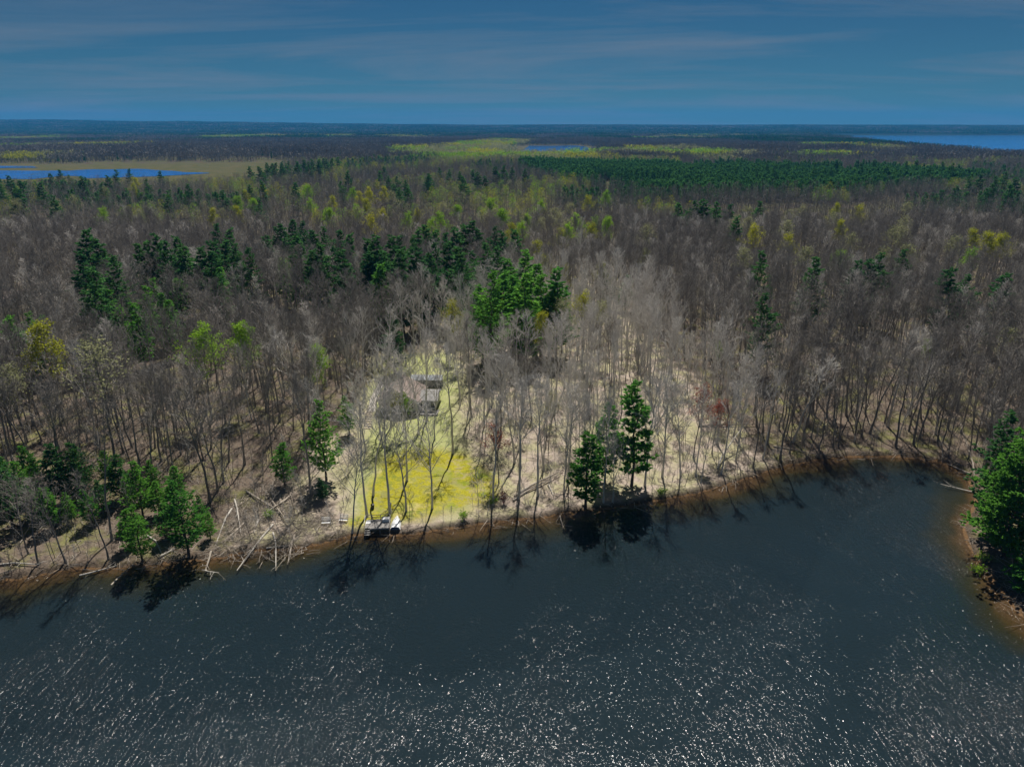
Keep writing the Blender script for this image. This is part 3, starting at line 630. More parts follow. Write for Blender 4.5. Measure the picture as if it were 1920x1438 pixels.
for pr in (strip('gravel_path', [P0(697, 770, 4), P0(700, 745, 4.5), P0(715, 715, 5), P0(750, 690, 5)], 1.6), strip('gravel_road', [P0(-80, 585, 4), P0(40, 562, 4), P0(150, 540, 4)], 5), strip('gravel_road', [P0(1780, 356, 4), P0(1850, 353, 4), P0(1960, 350, 4)], 9)):
    taken += [(x, y_, 2.5) for x, y_ in pr]

# ------------------------------------------------------------------ fallen trunks on the bank (root pixel, tip pixel, radius, tip height, wood)
def log(a, b, r, zt, m, lab, branches=4, seed=0, za=.2):
    R = random.Random(seed); pa, pb = G(*a), G(*b); pa.z = max(pa.z, 0) + za; pb.z = max(pb.z, -.1) + zt; L_ = (pb - pa).length
    o = thing('fallen_log', lab, 'log', pa); d = pb - pa; k = Vector((R.gauss(0, .03), R.gauss(0, .03), 0)) * L_
    pts = [Vector((0, 0, 0)), d * .3 + k, d * .65 + k * .5, d]; t = MB(); t.tube(pts, [r * 1.15, r, r * .8, r * .4], 7); part('trunk', t, m, o)
    for j in range(branches):
        u = R.uniform(.4, .98); s = MB(); q = pts[2].lerp(pts[3], (u - .65) / .35) if u > .65 else pts[1].lerp(pts[2], (u - .3) / .35); bd = (d.normalized() * .6 + Vector((R.gauss(0, .7), R.gauss(0, .7), R.uniform(-.1, .6)))).normalized(); bl_ = R.uniform(.8, 2.6); e = q + bd * bl_
        e.z = max(e.z, -pa.z + .05 - .3); s.tube([q, q.lerp(e, .5) + Vector((0, 0, .1)), e], [r * .35, r * .22, .012], 4, False)
        for z_ in range(4): u2 = R.uniform(.3, 1); qq = q.lerp(e, u2); s.spike(qq, qq + (bd + Vector((R.gauss(0, .7), R.gauss(0, .7), R.uniform(-.2, .5)))).normalized() * R.uniform(.3, 1), .018)
        part('branch', s, m, o)
LG = [((525, 930), (575, 1030), .2, .0, 'log', 'long grey log reaching from the brush pile down to the water'), ((500, 925), (540, 985), .18, .6, 'log', 'grey log crossing the top of the brush pile'),
      ((462, 922), (520, 960), .16, .5, 'log', 'slim log on the uphill side of the brush pile'), ((545, 930), (490, 975), .16, .9, 'log', 'log lying across the brush pile toward the lower bank'),
      ((435, 955), (404, 1022), .16, .0, 'log_pale', 'pale leaning dead trunk at the wooded end of the bank'), ((440, 938), (452, 1000), .14, .2, 'log_pale', 'bleached pole standing next to the pale leaning trunk'),
      ((458, 982), (420, 1015), .17, .1, 'log', 'dark-sided log lying across the bank below the brush pile'), ((485, 975), (468, 1035), .16, .1, 'log_pale', 'pale log pointing down the bank to the water'),
      ((512, 985), (445, 1075), .17, .1, 'log_pale', 'long bleached log slanting from the bank far into the water'), ((512, 1000), (518, 1075), .13, -.05, 'log_pale', 'thin bleached log dipping straight into the water'),
      ((553, 1005), (540, 1062), .18, -.05, 'log', 'short brown log with its end in the water'), ((500, 1030), (548, 1025), .12, .1, 'log_pale', 'bleached log lying along the water edge'),
      ((396, 1035), (384, 1078), .16, -.05, 'log', 'log dropping into the brown shallows by the dark pine'), ((385, 1075), (412, 1078), .1, .05, 'log_pale', 'small bleached stick floating in the shallows'),
      ((300, 1045), (330, 1030), .14, .3, 'log_pale', 'bleached root-end lying on the bank by the dark pine'), ((275, 1005), (308, 1050), .13, .0, 'log_pale', 'white dead birch leaning over the wooded bank'),
      ((130, 920), (157, 975), .10, 3.0, 'log_pale', 'slender white birch leaning in the wooded bank'), ((150, 1083), (220, 1062), .13, .05, 'log_pale', 'bleached log floating along the far-left shallows'),
      ((210, 1105), (250, 1060), .12, .1, 'log', 'dark sunken log slanting out of the shallows'), ((0, 1060), (75, 1062), .14, .4, 'log_pale', 'bleached fallen tree at the left edge of the bank'),
      ((965, 932), (1055, 885), .22, .5, 'log', 'big fallen trunk lying uphill among the trees by the shore'), ((962, 940), (1050, 892), .18, .4, 'log', 'second fallen trunk beside the big one by the shore'),
      ((1028, 910), (1038, 932), .12, .2, 'log_pale', 'white snag on the bank near the fallen trunks'), ((1050, 970), (1058, 995), .12, -.05, 'log', 'reddish log end dipping into the water below the fallen trunks'),
      ((1345, 880), (1390, 830), .16, 4.0, 'log_pale', 'bleached dead tree leaning over the right part of the bank'), ((1310, 800), (1440, 800), .16, .8, 'log', 'long log lying level across the wood at the right'),
      ((1518, 700), (1528, 735), .16, .6, 'log_pale', 'white birch trunk leaning in the right-hand woods'), ((1545, 712), (1550, 738), .13, .4, 'log_pale', 'short white birch snag in the right-hand woods'),
      ((1820, 890), (1775, 872), .15, .2, 'log', 'brown log lying in the water at the head of the bay'), ((1825, 925), (1760, 912), .12, .05, 'log_pale', 'bare branch floating at the head of the bay'), ((1828, 905), (1790, 830), .15, 5, 'log', 'dead tree leaning over the head of the bay'),
      ((1450, 838), (1530, 858), .15, .4, 'log', 'fallen trunk along the bank at the mouth of the bay')]
for i, g in enumerate(LG): log(*g, seed=i + 40, branches=3 + i % 4)

# ------------------------------------------------------------------ pines
def ordn(n_): return '%d%s' % (n_, 'th' if 10 < n_ % 100 < 20 else {1: 'st', 2: 'nd', 3: 'rd'}.get(n_ % 10, 'th'))
def many(pts, Hr, lab, grp, **kw):
    for i, p in enumerate(sorted(pts)):
        place_pine(p[0], p[1], random.uniform(*Hr) + 5, lab + ', %s from the left' % ordn(i + 1), grp, **kw)
# the big pine on the right bank, its own denser mesh
T, C = pine_tree(777, 24, 8.6, .75, 6, 46, 14, .46, .12, .4)
p = G(1880, 1046); tree('pine_tree', (('trunk', T.mesh('trunk', M['pine_bark'])), ('crown', C.mesh('crown', M['pine_bright']))), p, 0.4, 1, 'big broad bright green pine on the bank at the right edge', 'pine tree'); taken.append((p.x, p.y, 6)); taken += [(p.x + a_, p.y + b_, 8) for a_ in (-4, 4, 12) for b_ in (-14, -6)]
T, C = pine_tree(778, 9, 4.4, .6, 6, 26, 12, .36, .1, .4)
p = G(1925, 1112); tree('pine_tree', (('trunk', T.mesh('trunk', M['pine_bark'])), ('crown', C.mesh('crown', M['pine_bright']))), p, 1.4, 1, 'low spreading pine at the water edge below the big right pine', 'pine tree'); taken.append((p.x, p.y, 4))
place_pine(1908, 775, 22, 'dark pine showing above the big right-edge pine', wide=1.3, var=3)
for px, py, Hm, br, lab in ((1098, 952, 15, True, 'bright bushy pine at the very edge of the water'), (1134, 905, 17, True, 'slim bright pine second along the water behind the bushy one'), (1184, 912, 22, True, 'tallest narrow pine on the bank near the bushy pine'),
                            (612, 900, 17, True, 'dense green pine at the left edge of the yellow lawn'), (655, 815, 9, True, 'small bright pine below the garden steps'), (534, 910, 9, True, 'small pine above the brush pile'), (606, 940, 5, False, 'little dark fir at the foot of the dense lawn-side pine'),
                            (355, 1046, 14, True, 'dark green pine over the water where the wooded bank begins'), (268, 1056, 10, True, 'ragged green pine on the wooded bank touching the water'), (268, 968, 11, True, 'green pine up the bank behind the ragged waterside pine'), (228, 935, 9, False, 'round-topped dark young pine in the left woods'),
                            (118, 945, 12, False, 'dark pine above the far-left bank'), (152, 940, 12, False, 'dark pine paired beside the one above the far-left bank'), (85, 955, 10, True, 'pale green young pine left of the dark pair'), (25, 990, 14, False, 'grey-green pine at the left edge above the bank'), (172, 985, 7, True, 'small pine below the dark pair'), (330, 1000, 9, True, 'soft green pine just behind the dark waterside pine'),
                            (815, 610, 24, False, 'lone tall dark pine in front of the pine grove'), (680, 615, 15, False, 'shorter pine left of the lone tall dark pine'), (722, 635, 23, True, 'tall pine with lighter needles left of the lone dark pine'), (740, 700, 15, False, 'dark pine under the tall lighter-needled pine'),
                            (870, 545, 16, False, 'short pine by the pale-leafed trees at the grove edge'), (1136, 580, 14, False, 'left one of two dark pines on the right side of the grove'), (1172, 583, 13, False, 'right one of two dark pines on the right side of the grove')):
    place_pine(px, py, Hm, lab, None, bright=br, base=True, wide=1.5 if Hm < 16 else 1.2)
for px, py, Hm, lab in ((918, 508, 23, 'leftmost of the bright tall pines at the lot top'), (945, 512, 20, 'second bright tall pine from the left at the lot top'), (963, 513, 19, 'slim bright pine in the middle of the lot top group'), (988, 512, 22, 'full bright pine in the middle of the lot top group'), (1016, 513, 20, 'dark-stemmed pine right of middle in the lot top group'), (1046, 500, 22, 'rightmost of the bright tall pines at the lot top'), (984, 470, 21, 'bright pine farthest back in the lot top group'), (952, 487, 19, 'dusky pine behind the lot top group'), (903, 535, 18, 'short bright pine in front of the leftmost lot top pine'), (1000, 492, 20, 'bright pine between the two farthest lot top pines'), (1032, 532, 17, 'lower bright pine at the right foot of the lot top group'), (972, 545, 16, 'lowest bright pine in the middle of the lot top group'), (930, 545, 15, 'low bright pine at the left foot of the lot top group')):
    t_ = place_pine(px, py, Hm + 4, lab, None, bright=True, wide=1.4); taken += [(t_.location.x * (1 - k_ / t_.location.y), t_.location.y - k_, 4.5) for k_ in (8, 13, 18)]
many([(160, 432), (185, 445), (150, 470), (205, 480), (172, 500)], (21, 24), 'tall dark pine in the close left-hand pine cluster', 'tall pines of the left cluster', wide=1.3)
many([(255, 455), (275, 450), (290, 440), (310, 450), (330, 445), (345, 460), (375, 465), (390, 450), (405, 418), (430, 430), (395, 470), (418, 450), (460, 465), (440, 455)], (18, 22), 'dark pine in the pine cluster left of centre', 'pines left of centre', wide=1.2)
many([(515, 425), (530, 418), (545, 410), (570, 415), (590, 430), (610, 425), (635, 430), (600, 455), (560, 440), (500, 440), (655, 440), (620, 462), (640, 470), (585, 470)], (18, 22), 'dark pine along the left half of the central pine grove', 'left half of the central grove', wide=1.2)
many([(690, 450), (705, 445), (735, 445), (750, 440), (770, 445), (785, 430), (800, 420), (820, 430), (835, 435), (850, 425), (866, 420), (880, 413), (900, 428), (925, 425), (940, 435), (965, 432), (695, 470), (715, 472), (840, 455), (865, 460), (780, 460), (810, 455), (905, 455), (930, 462), (750, 468), (885, 470)], (18, 23), 'dark pine along the right half of the central pine grove', 'right half of the central grove', wide=1.25)
many([(168, 520), (200, 540), (235, 550), (250, 570), (215, 575), (300, 548), (285, 520), (330, 520), (270, 535), (405, 500), (180, 545), (20, 590), (50, 585), (75, 595), (530, 490), (555, 492), (310, 560)], (11, 15), 'younger bright pine below the left-hand pine clusters', 'younger pines below the clusters', bright=True, wide=1.35)
for px, py, lab in ((313, 366, 'single dark pine standing over the hardwoods left of centre'), (418, 356, 'narrow dark pine between two lone pines in the mid-left wood'), (490, 340, 'upper of two stacked pines in the mid-left wood'), (485, 371, 'lower of two stacked pines in the mid-left wood'), (553, 343, 'lone narrow pine right of the stacked pair'), (467, 346, 'thin pine left of the stacked pair'), (240, 316, 'dark pine against the blue pond'), (274, 336, 'spreading pine below the blue pond'), (300, 320, 'pine against the right part of the blue pond'), (100, 366, 'round dark pine in the far-left wood'), (190, 344, 'spreading dark pine in the far-left wood'), (352, 346, 'bushy dark pine below the marsh'), (1383, 407, 'lone tall pine in the right-hand hardwoods'), (1530, 480, 'small bright pine left of the bright green leafing tree'), (1697, 466, 'broadest pine of the right-hand row'), (1790, 501, 'dark spreading pine near the right edge'), (1822, 516, 'smaller pine beside the dark spreading pine near the right edge'), (1893, 511, 'narrow pine closest to the right edge in the mid-wood'), (1655, 475, 'pine just left of the broadest one in the right-hand row'), (1630, 485, 'middle pine of the right-hand row'), (1609, 487, 'leftmost small pine of the right-hand row'), (1440, 552, 'dim pine deep in the right-hand hardwoods'), (1430, 470, 'small dark pine behind the right-hand hardwoods')):
    place_pine(px, py, random.uniform(22, 25), lab, wide=1.3)
many([(640, 340), (652, 322), (712, 320), (728, 330), (738, 345), (745, 330), (760, 338), (765, 352), (800, 330), (806, 322), (862, 322), (870, 330), (888, 318), (895, 322), (908, 330), (720, 312), (748, 352), (823, 312), (842, 318)], (17, 21), 'dark pine in the scattered clumps behind the central grove', 'pines behind the central grove', wide=1.35)
many([(930, 312), (945, 310), (960, 314), (985, 318), (1440, 305), (1455, 310), (1480, 300), (1530, 305), (1570, 300), (1615, 306), (1640, 298), (1665, 308), (1700, 302), (1720, 300), (1745, 310), (1770, 305), (1790, 306), (1820, 330), (1840, 325), (1870, 330), (1885, 322), (1905, 332), (1860, 345), (1895, 345), (1560, 312), (1420, 312), (1320, 372), (1345, 378), (1300, 376), (1275, 380), (1370, 382), (1425, 376)], (18, 22), 'dark pine on the fringe of the pine plantation', 'pines fringing the plantation', wide=1.4)
many([(15, 330), (0, 345), (40, 338), (75, 342), (95, 325), (110, 318), (130, 328), (150, 330), (200, 330), (215, 318), (30, 352)], (17, 21), 'dark pine at the near edge of the marsh', 'pines edging the marsh', wide=1.5)
many([(470 + 14 * i + random.uniform(-4, 4), 312 - 1.4 * i + random.uniform(-2, 3)) for i in range(13)] + [(500 + 14 * i, 306 - i) for i in range(9)], (19, 23), 'pine in the dark clump right of the marsh meadow', 'pines right of the marsh', wide=1.5)

for k_, (px, py, Hm) in enumerate(sorted(((20, 930, 8), (48, 945, 9), (70, 985, 7), (100, 990, 8), (135, 980, 6), (195, 965, 7), (205, 905, 7), (245, 945, 6), (300, 965, 7), (310, 1010, 6), (245, 1025, 7), (380, 985, 6), (12, 960, 8), (160, 915, 9), (60, 905, 8), (290, 925, 7), (335, 945, 8), (395, 1010, 5)))):
    place_pine(px, py, Hm, 'soft green young pine in the left bank brush, %s from the left' % ordn(k_ + 1), 'young pines in the left bank brush', bright=random.random() < .7, base=True, wide=1.5)
# ------------------------------------------------------------------ leafing trees
for px, py, Hm, key, wd, lab in ((78, 612, 19, 'leaf_yellow', 1.1, 'yellow leafing tree in the left woods'), (368, 622, 18, 'leaf_green', 1.2, 'broad fresh green treetop above the left-hand bare stand'), (458, 610, 17, 'leaf_green', .9, 'small fresh green treetop right of the broad green one'), (168, 645, 22, 'leaf_pale', 1.2, 'pale grey-green tree in the left woods'), (184, 392, 18, 'leaf_green', 1.0, 'light green tree in the far-left hardwoods'),
        (30, 375, 18, 'leaf_pale', 1.4, 'olive tree at the left edge below the marsh'), (1020, 590, 13, 'leaf_yellow', 1.0, 'round lime tree at the top of the lot'), (1095, 555, 16, 'leaf_yellow', 1.2, 'large yellow tree right of the lot top pines'), (1055, 566, 15, 'leaf_pale', 1.2, 'pale blossoming tree below the lot top pines'), (1128, 570, 14, 'leaf_pale', 1.2, 'pale tree on the right flank of the lot'), (850, 568, 13, 'leaf_yellow', 1.0, 'yellow tree on the left flank of the lot'), (945, 560, 12, 'leaf_yellow', .9, 'small yellow tree between the lot top pines'), (862, 590, 12, 'leaf_yellow', .9, 'low yellow tree under the left flank pines'),
        (1010, 456, 17, 'leaf_yellow', 1.1, 'yellow tree at the tip of the lot'), (1020, 482, 15, 'leaf_yellow', .9, 'lower yellow tree near the tip of the lot'), (1062, 500, 14, 'leaf_yellow', .9, 'small yellow tree right of the lot top pines'), (1082, 405, 18, 'leaf_green', 1.2, 'fresh green tree above the tip of the lot'), (1110, 408, 17, 'leaf_green', 1.0, 'bright green tree right of the one above the lot tip'), (1136, 410, 18, 'leaf_green', .8, 'narrow bright green tree farthest right above the lot tip'), (1052, 432, 16, 'leaf_yellow', 1.3, 'olive green tree just behind the lot tip'), (1040, 393, 18, 'leaf_pale', 1.4, 'tan budding tree above the lot tip'),
        (1570, 474, 16, 'leaf_green', 1.1, 'vivid green leafing tree in the right-hand hardwoods'), (1585, 482, 14, 'leaf_green', .9, 'smaller green tree beside the vivid one'), (1850, 440, 18, 'leaf_yellow', 1.3, 'yellow tree below the far clearing at the right'), (1885, 442, 18, 'leaf_yellow', 1.1, 'second yellow tree below the far clearing'), (1812, 468, 16, 'leaf_green', 1.1, 'green tree between the yellow trees and the right-edge pines'), (1130, 497, 14, 'leaf_yellow', 1.0, 'yellow-green tree on the right of the lot'), (1212, 470, 14, 'leaf_yellow', .9, 'single yellow tree in the hardwoods right of the lot'), (535, 488, 13, 'leaf_green', 1.0, 'light green tree at the foot of the left grove'), (1745, 640, 8, 'leaf_green', .8, 'low green tree deep in the right-hand hardwoods'), (1352, 640, 8, 'leaf_green', .7, 'small green understorey tree right of the lot'), (598, 655, 14, 'leaf_green', .8, 'dull green treetop in the dark stand left of the house'), (740, 735, 7, 'leaf_yellow', .9, 'small yellow-green tree in front of the house gable'), (762, 740, 6, 'leaf_green', .8, 'small lime shrub-like tree in front of the house'), (1030, 735, 10, 'leaf_pale', .8, 'pale green sapling among the trunks in mid lot'), (10, 690, 16, 'leaf_pale', 1.0, 'pale tree at the left edge in the bare wood'), (1895, 620, 14, 'leaf_pale', 1.1, 'pale budding tree at the right edge above the bay')):
    place_bud(px, py, Hm + 3, key, lab, None, wd)
for px, py, Hm, lab in ((1312, 732, 15, 'red-budded tree near the right border of the lot'), (1345, 752, 12, 'second red-budded tree at the right border of the lot'), (935, 800, 12, 'reddish tree right of the yellow lawn')): place_bud(px, py, Hm, 'leaf_red', lab, None, 1.1)
B = [(random.uniform(0, 640), random.uniform(335, 400)) for _ in range(18)] + [(random.uniform(640, 1150), random.uniform(345, 425)) for _ in range(34)]
for k_, (px, py) in enumerate(sorted(B)): place_bud(px, py, random.uniform(19, 22), random.choice(['leaf_yellow', 'leaf_yellow', 'leaf_pale', 'leaf_green']), 'yellow-green budding tree in the hardwoods behind the pines, %s from the left' % ordn(k_ + 1), 'budding trees behind the pines', 1.1)
for k_, px in enumerate(sorted(random.uniform(1180, 1910) for _ in range(26))): place_bud(px, random.uniform(378, 470), random.uniform(20, 22), random.choice(['leaf_yellow', 'leaf_pale', 'leaf_pale']), 'pale yellow budding crown in the right-hand hardwoods, %s from the left' % ordn(k_ + 1), 'budding trees in the right-hand hardwoods', 1.1)
for k, (px, py, lab) in enumerate(((945, 945, 'wine-red bare shrub on the bank right of the yellow lawn'), (1240, 930, 'leafy low shrub on the right bank of the lot'), (870, 975, 'small green shrub at the water below the lawn'), (925, 945, 'green seedling shrub at the foot of the lawn-side tree'), (505, 970, 'green shrub beside the brush pile'), (1840, 1052, 'low green shrub on the dark bank under the big pine'), (1830, 1075, 'second low shrub on the dark bank under the big pine'))):
    R = random.Random(k); b = MB(); tips = []
    for j in range(26):
        a = R.random() * 6.28; rr_ = R.uniform(.2, 1); e = Vector((math.cos(a) * rr_, math.sin(a) * rr_, R.uniform(1.0, 2.6) if k == 0 else R.uniform(.4, 1.3))); b.spike((0, 0, -.1), e, .02)
        for z_ in range(6): u = R.uniform(.4, 1); q = e * u; e2 = q + Vector((R.gauss(0, .3), R.gauss(0, .3), R.uniform(.1, .7))); b.spike(q, e2, .014); tips.append(e2)
    p = G(px, py); o = thing('shrub', lab, 'shrub', p); part('stem', b, 'wine' if k == 0 else 'twig', o); add('foliage', leaves(tips, 2, .12, R, sp=.15).mesh('foliage', M['wine' if k == 0 else 'leaf_green']), o)

# ------------------------------------------------------------------ bare hardwoods: the largest 300 singly, the rest as woods
def vis(x, y, m=1.12, extra=22): return np.abs(x) < (.727 * (y * CP + CZ * SP)) * m + extra
def jitter(y0, y1, cell, seed, jit=.42):
    r = np.random.default_rng(seed); xm = .75 * y1 + 80; gx, gy = np.meshgrid(np.arange(-xm, xm, cell), np.arange(y0, y1, cell))
    x = gx + r.uniform(-jit, jit, gx.shape) * cell; yv = gy + r.uniform(-jit, jit, gy.shape) * cell
    x = x.ravel(); yv = yv.ravel(); k = vis(x, yv); return x[k], yv[k], r
nx, ny, r = jitter(78, 400, 4.4, 3, .5)
sdn = lake_sd(nx, ny); keep = (sdn > 1.0)
dens = fbm(nx * .035, ny * .035, 71, 3)
keep &= r.random(len(nx)) < np.clip((dens - .25) * 3.2, .35, 1)
keep &= ~inpoly(nx, ny, LAWN); inyard = inpoly(nx, ny, YARD); keep &= ~(inyard & (r.random(len(nx)) < .4))
inlot = inpoly(nx, ny, LOT) & (ny < 250); keep &= ~(inlot & (r.random(len(nx)) < .22))
brush = inpoly(nx, ny, poly((390, 1050), (430, 930), (520, 880), (620, 880), (640, 1010), z=1.5)); keep &= ~(brush & (r.random(len(nx)) < .85))
tk = np.array(taken)
for cx, cy_, cr_ in taken: keep &= (nx - cx) ** 2 + (ny - cy_) ** 2 > (cr_ * .75) ** 2
nx, ny, inlot, sdn = nx[keep], ny[keep], inlot[keep], sdn[keep]; nz = height(nx, ny)
# hand-set lawn and shore trees that stand out (base pixel)
HAND = [(812, 954, 21, 'bare tree with a straight stem at the lower edge of the yellow lawn'), (690, 968, 24, 'bare grey tree rising from beside the deck'), (731, 962, 25, 'bare tree with dark fork behind the rowboat'), (763, 958, 20, 'bare slim tree a few steps right of the rowboat'), (662, 1000, 17, 'bent bare tree leaning over the water left of the deck'), (925, 945, 22, 'bare tree at the right corner of the yellow lawn'), (583, 930, 24, 'dark bare trunk beside the dense lawn-side pine'), (700, 930, 22, 'bare twin tree on the lawn above the deck'), (765, 900, 23, 'bare tree in the middle of the yellow lawn'), (850, 850, 24, 'bare tree at the top of the yellow lawn'), (1208, 910, 23, 'bare tree with pale stem near the tall bank pine'), (1243, 895, 22, 'bare spreading tree on the open right bank'), (975, 935, 24, 'bare tree right of the wine-red shrub'), (1008, 930, 23, 'bare tree above the fallen trunks by the shore'), (733, 800, 21, 'thick bare tree in front of the house gable'), (758, 806, 18, 'slim bare tree in front of the house, right of the thick one'), (786, 812, 20, 'forked bare tree in front of the house wing'), (802, 790, 22, 'tall bare tree at the corner of the house wing'), (713, 812, 19, 'bare tree at the foot of the garden steps')]
hs = []
for i, (px, py, Hm, lab) in enumerate(HAND):
    p = G(px, py); v = [5, 0, 4, 2, 7, 1, 3, 6, 5, 8, 2, 5, 1, 4, 5, 7, 2, 0, 9][i]; h = max(q.co.z for q in BARE[v][0].vertices); s = Hm / h
    g = BARE_LIT[v] if i != 6 else BARE[v]; tree('bare_tree', (('trunk', g[0]), ('crown', g[1])), p, random.random() * 6, (s * 1.05, s * 1.05, s), lab, 'tree', tilt=(0, -.12) if i == 4 else (0, 0)); hs.append((p.x, p.y))
for hx, hy in hs:
    k = (nx - hx) ** 2 + (ny - hy) ** 2 > 9; nx, ny, nz, inlot, sdn = nx[k], ny[k], nz[k], inlot[k], sdn[k]
infr = np.abs(nx) < .727 * (ny * CP + (CZ - nz) * SP) * .98
dist = np.where(infr, np.hypot(np.hypot(nx, ny), CZ - nz), 1e9); order = np.argsort(dist); single = np.zeros(len(nx), bool); single[order[:286]] = True
def region(x, y, lot, sd):
    px = 960 + FPX * x / (y * CP + (CZ - 3) * SP)
    row = 'front' if sd < 9 else 'second' if sd < 24 else 'deep'
    if px > 1800: w_ = 'behind the right-edge pine'
    elif px > 1450: w_ = 'round the bay head'
    elif px > 1200: w_ = 'right of tall bank pine'
    elif px > 940: w_ = 'near the waterside pine trio'
    elif px > 640: w_ = 'around the yellow lawn'
    elif px > 390: w_ = 'near the log pile'
    elif px > 180: w_ = 'behind the dark waterside pine'
    else: w_ = 'by the far-left bank'
    rw = {'front': 'bare tree at the water ', 'second': 'bare tree slightly inland ', 'deep': 'bare tree well inland '}[row]
    return rw + w_
grey = r.random(len(nx)) < np.where(inlot, .92, .1)  # nearly all lot trees, few others, take the brightened bark and twigs
var = r.integers(0, 13, len(nx)); wid = r.uniform(.78, 1.3, len(nx)) * np.where(inlot, .82, 1); scl = (.68 + .36 * np.clip(.6 * fbm(nx * .03, ny * .03, 83, 2) + .6 * r.random(len(nx)) - .1, 0, 1)) * np.where(ny > 260, .9, 1) * np.where(sdn < 4, .8, 1); rot = r.uniform(0, 6.28, len(nx))
tx = r.normal(0, .045, len(nx)); ty = r.normal(0, .045, len(nx))
SAME = {}
for i in np.nonzero(single)[0]:
    g = (BARE_LIT if grey[i] else BARE)[var[i]]; s = float(scl[i]); lab = region(nx[i], ny[i], inlot[i], sdn[i]); gp = 'bare trees, ' + lab[10:]
    hgt = 'tall' if s > .9 else 'short' if s < .78 else 'middling'; ll = 'upright ' if abs(ty[i]) < .03 else 'leaning '
    lab = ('pale ' if grey[i] else 'dark ') + hgt + ' ' + ll + lab
    t_ = tree('bare_tree', (('trunk', g[0]), ('crown', g[1])), (nx[i], ny[i], nz[i]), float(rot[i]), (s * float(wid[i]), s * float(wid[i]), s), lab, 'tree', gp, tilt=(float(tx[i]), float(ty[i]))); SAME.setdefault(lab, []).append((nx[i] / (ny[i] + 24), t_))
for lab, ts_ in SAME.items():
    if len(ts_) > 1:
        for k_, (_, t_) in enumerate(sorted(ts_, key=lambda q: q[0])): t_['label'] = lab + ', ' + ordn(k_ + 1) + ' from left'

# geometry-node scatter for woods that read as a mass
def scatter(name, label, cat, meshes, xyz, rots, scs, idx):
    col = bpy.data.collections.new(name + '_kinds')
    for i, m_ in enumerate(meshes): col.objects.link(bpy.data.objects.new('%s_kind_%03d' % (name, i), m_))
    pm = bpy.data.meshes.new(name); pm.vertices.add(len(xyz)); pm.vertices.foreach_set('co', np.asarray(xyz, np.float32).ravel())
    a = pm.attributes.new('rot', 'FLOAT_VECTOR', 'POINT'); a.data.foreach_set('vector', np.asarray(rots, np.float32).ravel())
    a = pm.attributes.new('scl', 'FLOAT_VECTOR', 'POINT'); a.data.foreach_set('vector', np.asarray(scs, np.float32).ravel())
    a = pm.attributes.new('kindno', 'INT', 'POINT'); a.data.foreach_set('value', np.asarray(idx, np.int32))
    o = add(name, pm); ng = bpy.data.node_groups.new(name, 'GeometryNodeTree')
    ng.interface.new_socket('Geometry', in_out='INPUT', socket_type='NodeSocketGeometry'); ng.interface.new_socket('Geometry', in_out='OUTPUT', socket_type='NodeSocketGeometry')
    gi = ng.nodes.new('NodeGroupInput'); gq = ng.nodes.new('NodeGroupOutput'); ci = ng.nodes.new('GeometryNodeCollectionInfo'); ip = ng.nodes.new('GeometryNodeInstanceOnPoints')
    ci.inputs['Collection'].default_value = col; ci.inputs['Separate Children'].default_value = True; ci.inputs['Reset Children'].default_value = True
    def na(n_, t): q = ng.nodes.new('GeometryNodeInputNamedAttribute'); q.data_type = t; q.inputs['Name'].default_value = n_; return q.outputs['Attribute']
    ng.links.new(gi.outputs[0], ip.inputs['Points']); ng.links.new(ci.outputs[0], ip.inputs['Instance']); ip.inputs['Pick Instance'].default_value = True
    ng.links.new(na('kindno', 'INT'), ip.inputs['Instance Index']); e2r = ng.nodes.new('FunctionNodeEulerToRotation'); ng.links.new(na('rot', 'FLOAT_VECTOR'), e2r.inputs[0]); ng.links.new(e2r.outputs[0], ip.inputs['Rotation']); ng.links.new(na('scl', 'FLOAT_VECTOR'), ip.inputs['Scale'])
    ng.links.new(ip.outputs[0], gq.inputs[0]); md = o.modifiers.new('scatter', 'NODES'); md.node_group = ng
    return stuff(o, label, cat)
def z3(a): return np.stack([np.zeros_like(a), np.zeros_like(a), a], 1)
ns = ~single
KB = [joined(p, 'tree_kind') for p in BARE] + [joined(p, 'tree_kind') for p in BARE_LIT]
scatter('bare_woodland', 'leafless hardwood forest standing behind the first rows of shore trees', 'woodland', KB, np.stack([nx, ny, nz], 1)[ns], np.stack([tx, ty, rot], 1)[ns], np.stack([scl * wid, scl * wid, scl], 1)[ns], var[ns] + 13 * grey[ns])
# saplings and brush beneath
ux, uy, r2 = jitter(78, 260, 2.1, 9, .5); us = lake_sd(ux, uy); k = (us > .4) & (r2.random(len(ux)) < np.where(us < 6, .95, .6) * np.where(ux < -38, 1.0, .8)) & ~inpoly(ux, uy, LAWN) & ~(inpoly(ux, uy, YARD) & (r2.random(len(ux)) < .8))
for cx, cy_, cr_ in taken: k &= (ux - cx) ** 2 + (uy - cy_) ** 2 > (cr_ * .7) ** 2
ux, uy = ux[k], uy[k]; uz = height(ux, uy); ul = inpoly(ux, uy, LOT); gi_ = r2.random(len(ux)) < np.where(ul, .75, .15); us_ = r2.uniform(.25, 1.0, len(ux)) ** 1.3
scatter('undergrowth', 'thin bare saplings and brush under the hardwoods along the bank', 'undergrowth', [joined(p, 'sapling_kind') for p in SAPL + SAPL_LIT], np.stack([ux, uy, uz], 1), np.stack([r2.normal(0, .12, len(ux)), r2.normal(0, .12, len(ux)), r2.uniform(0, 6.28, len(ux))], 1), np.repeat(us_[:, None], 3, 1), r2.integers(0, 4, len(ux)) + 4 * gi_)
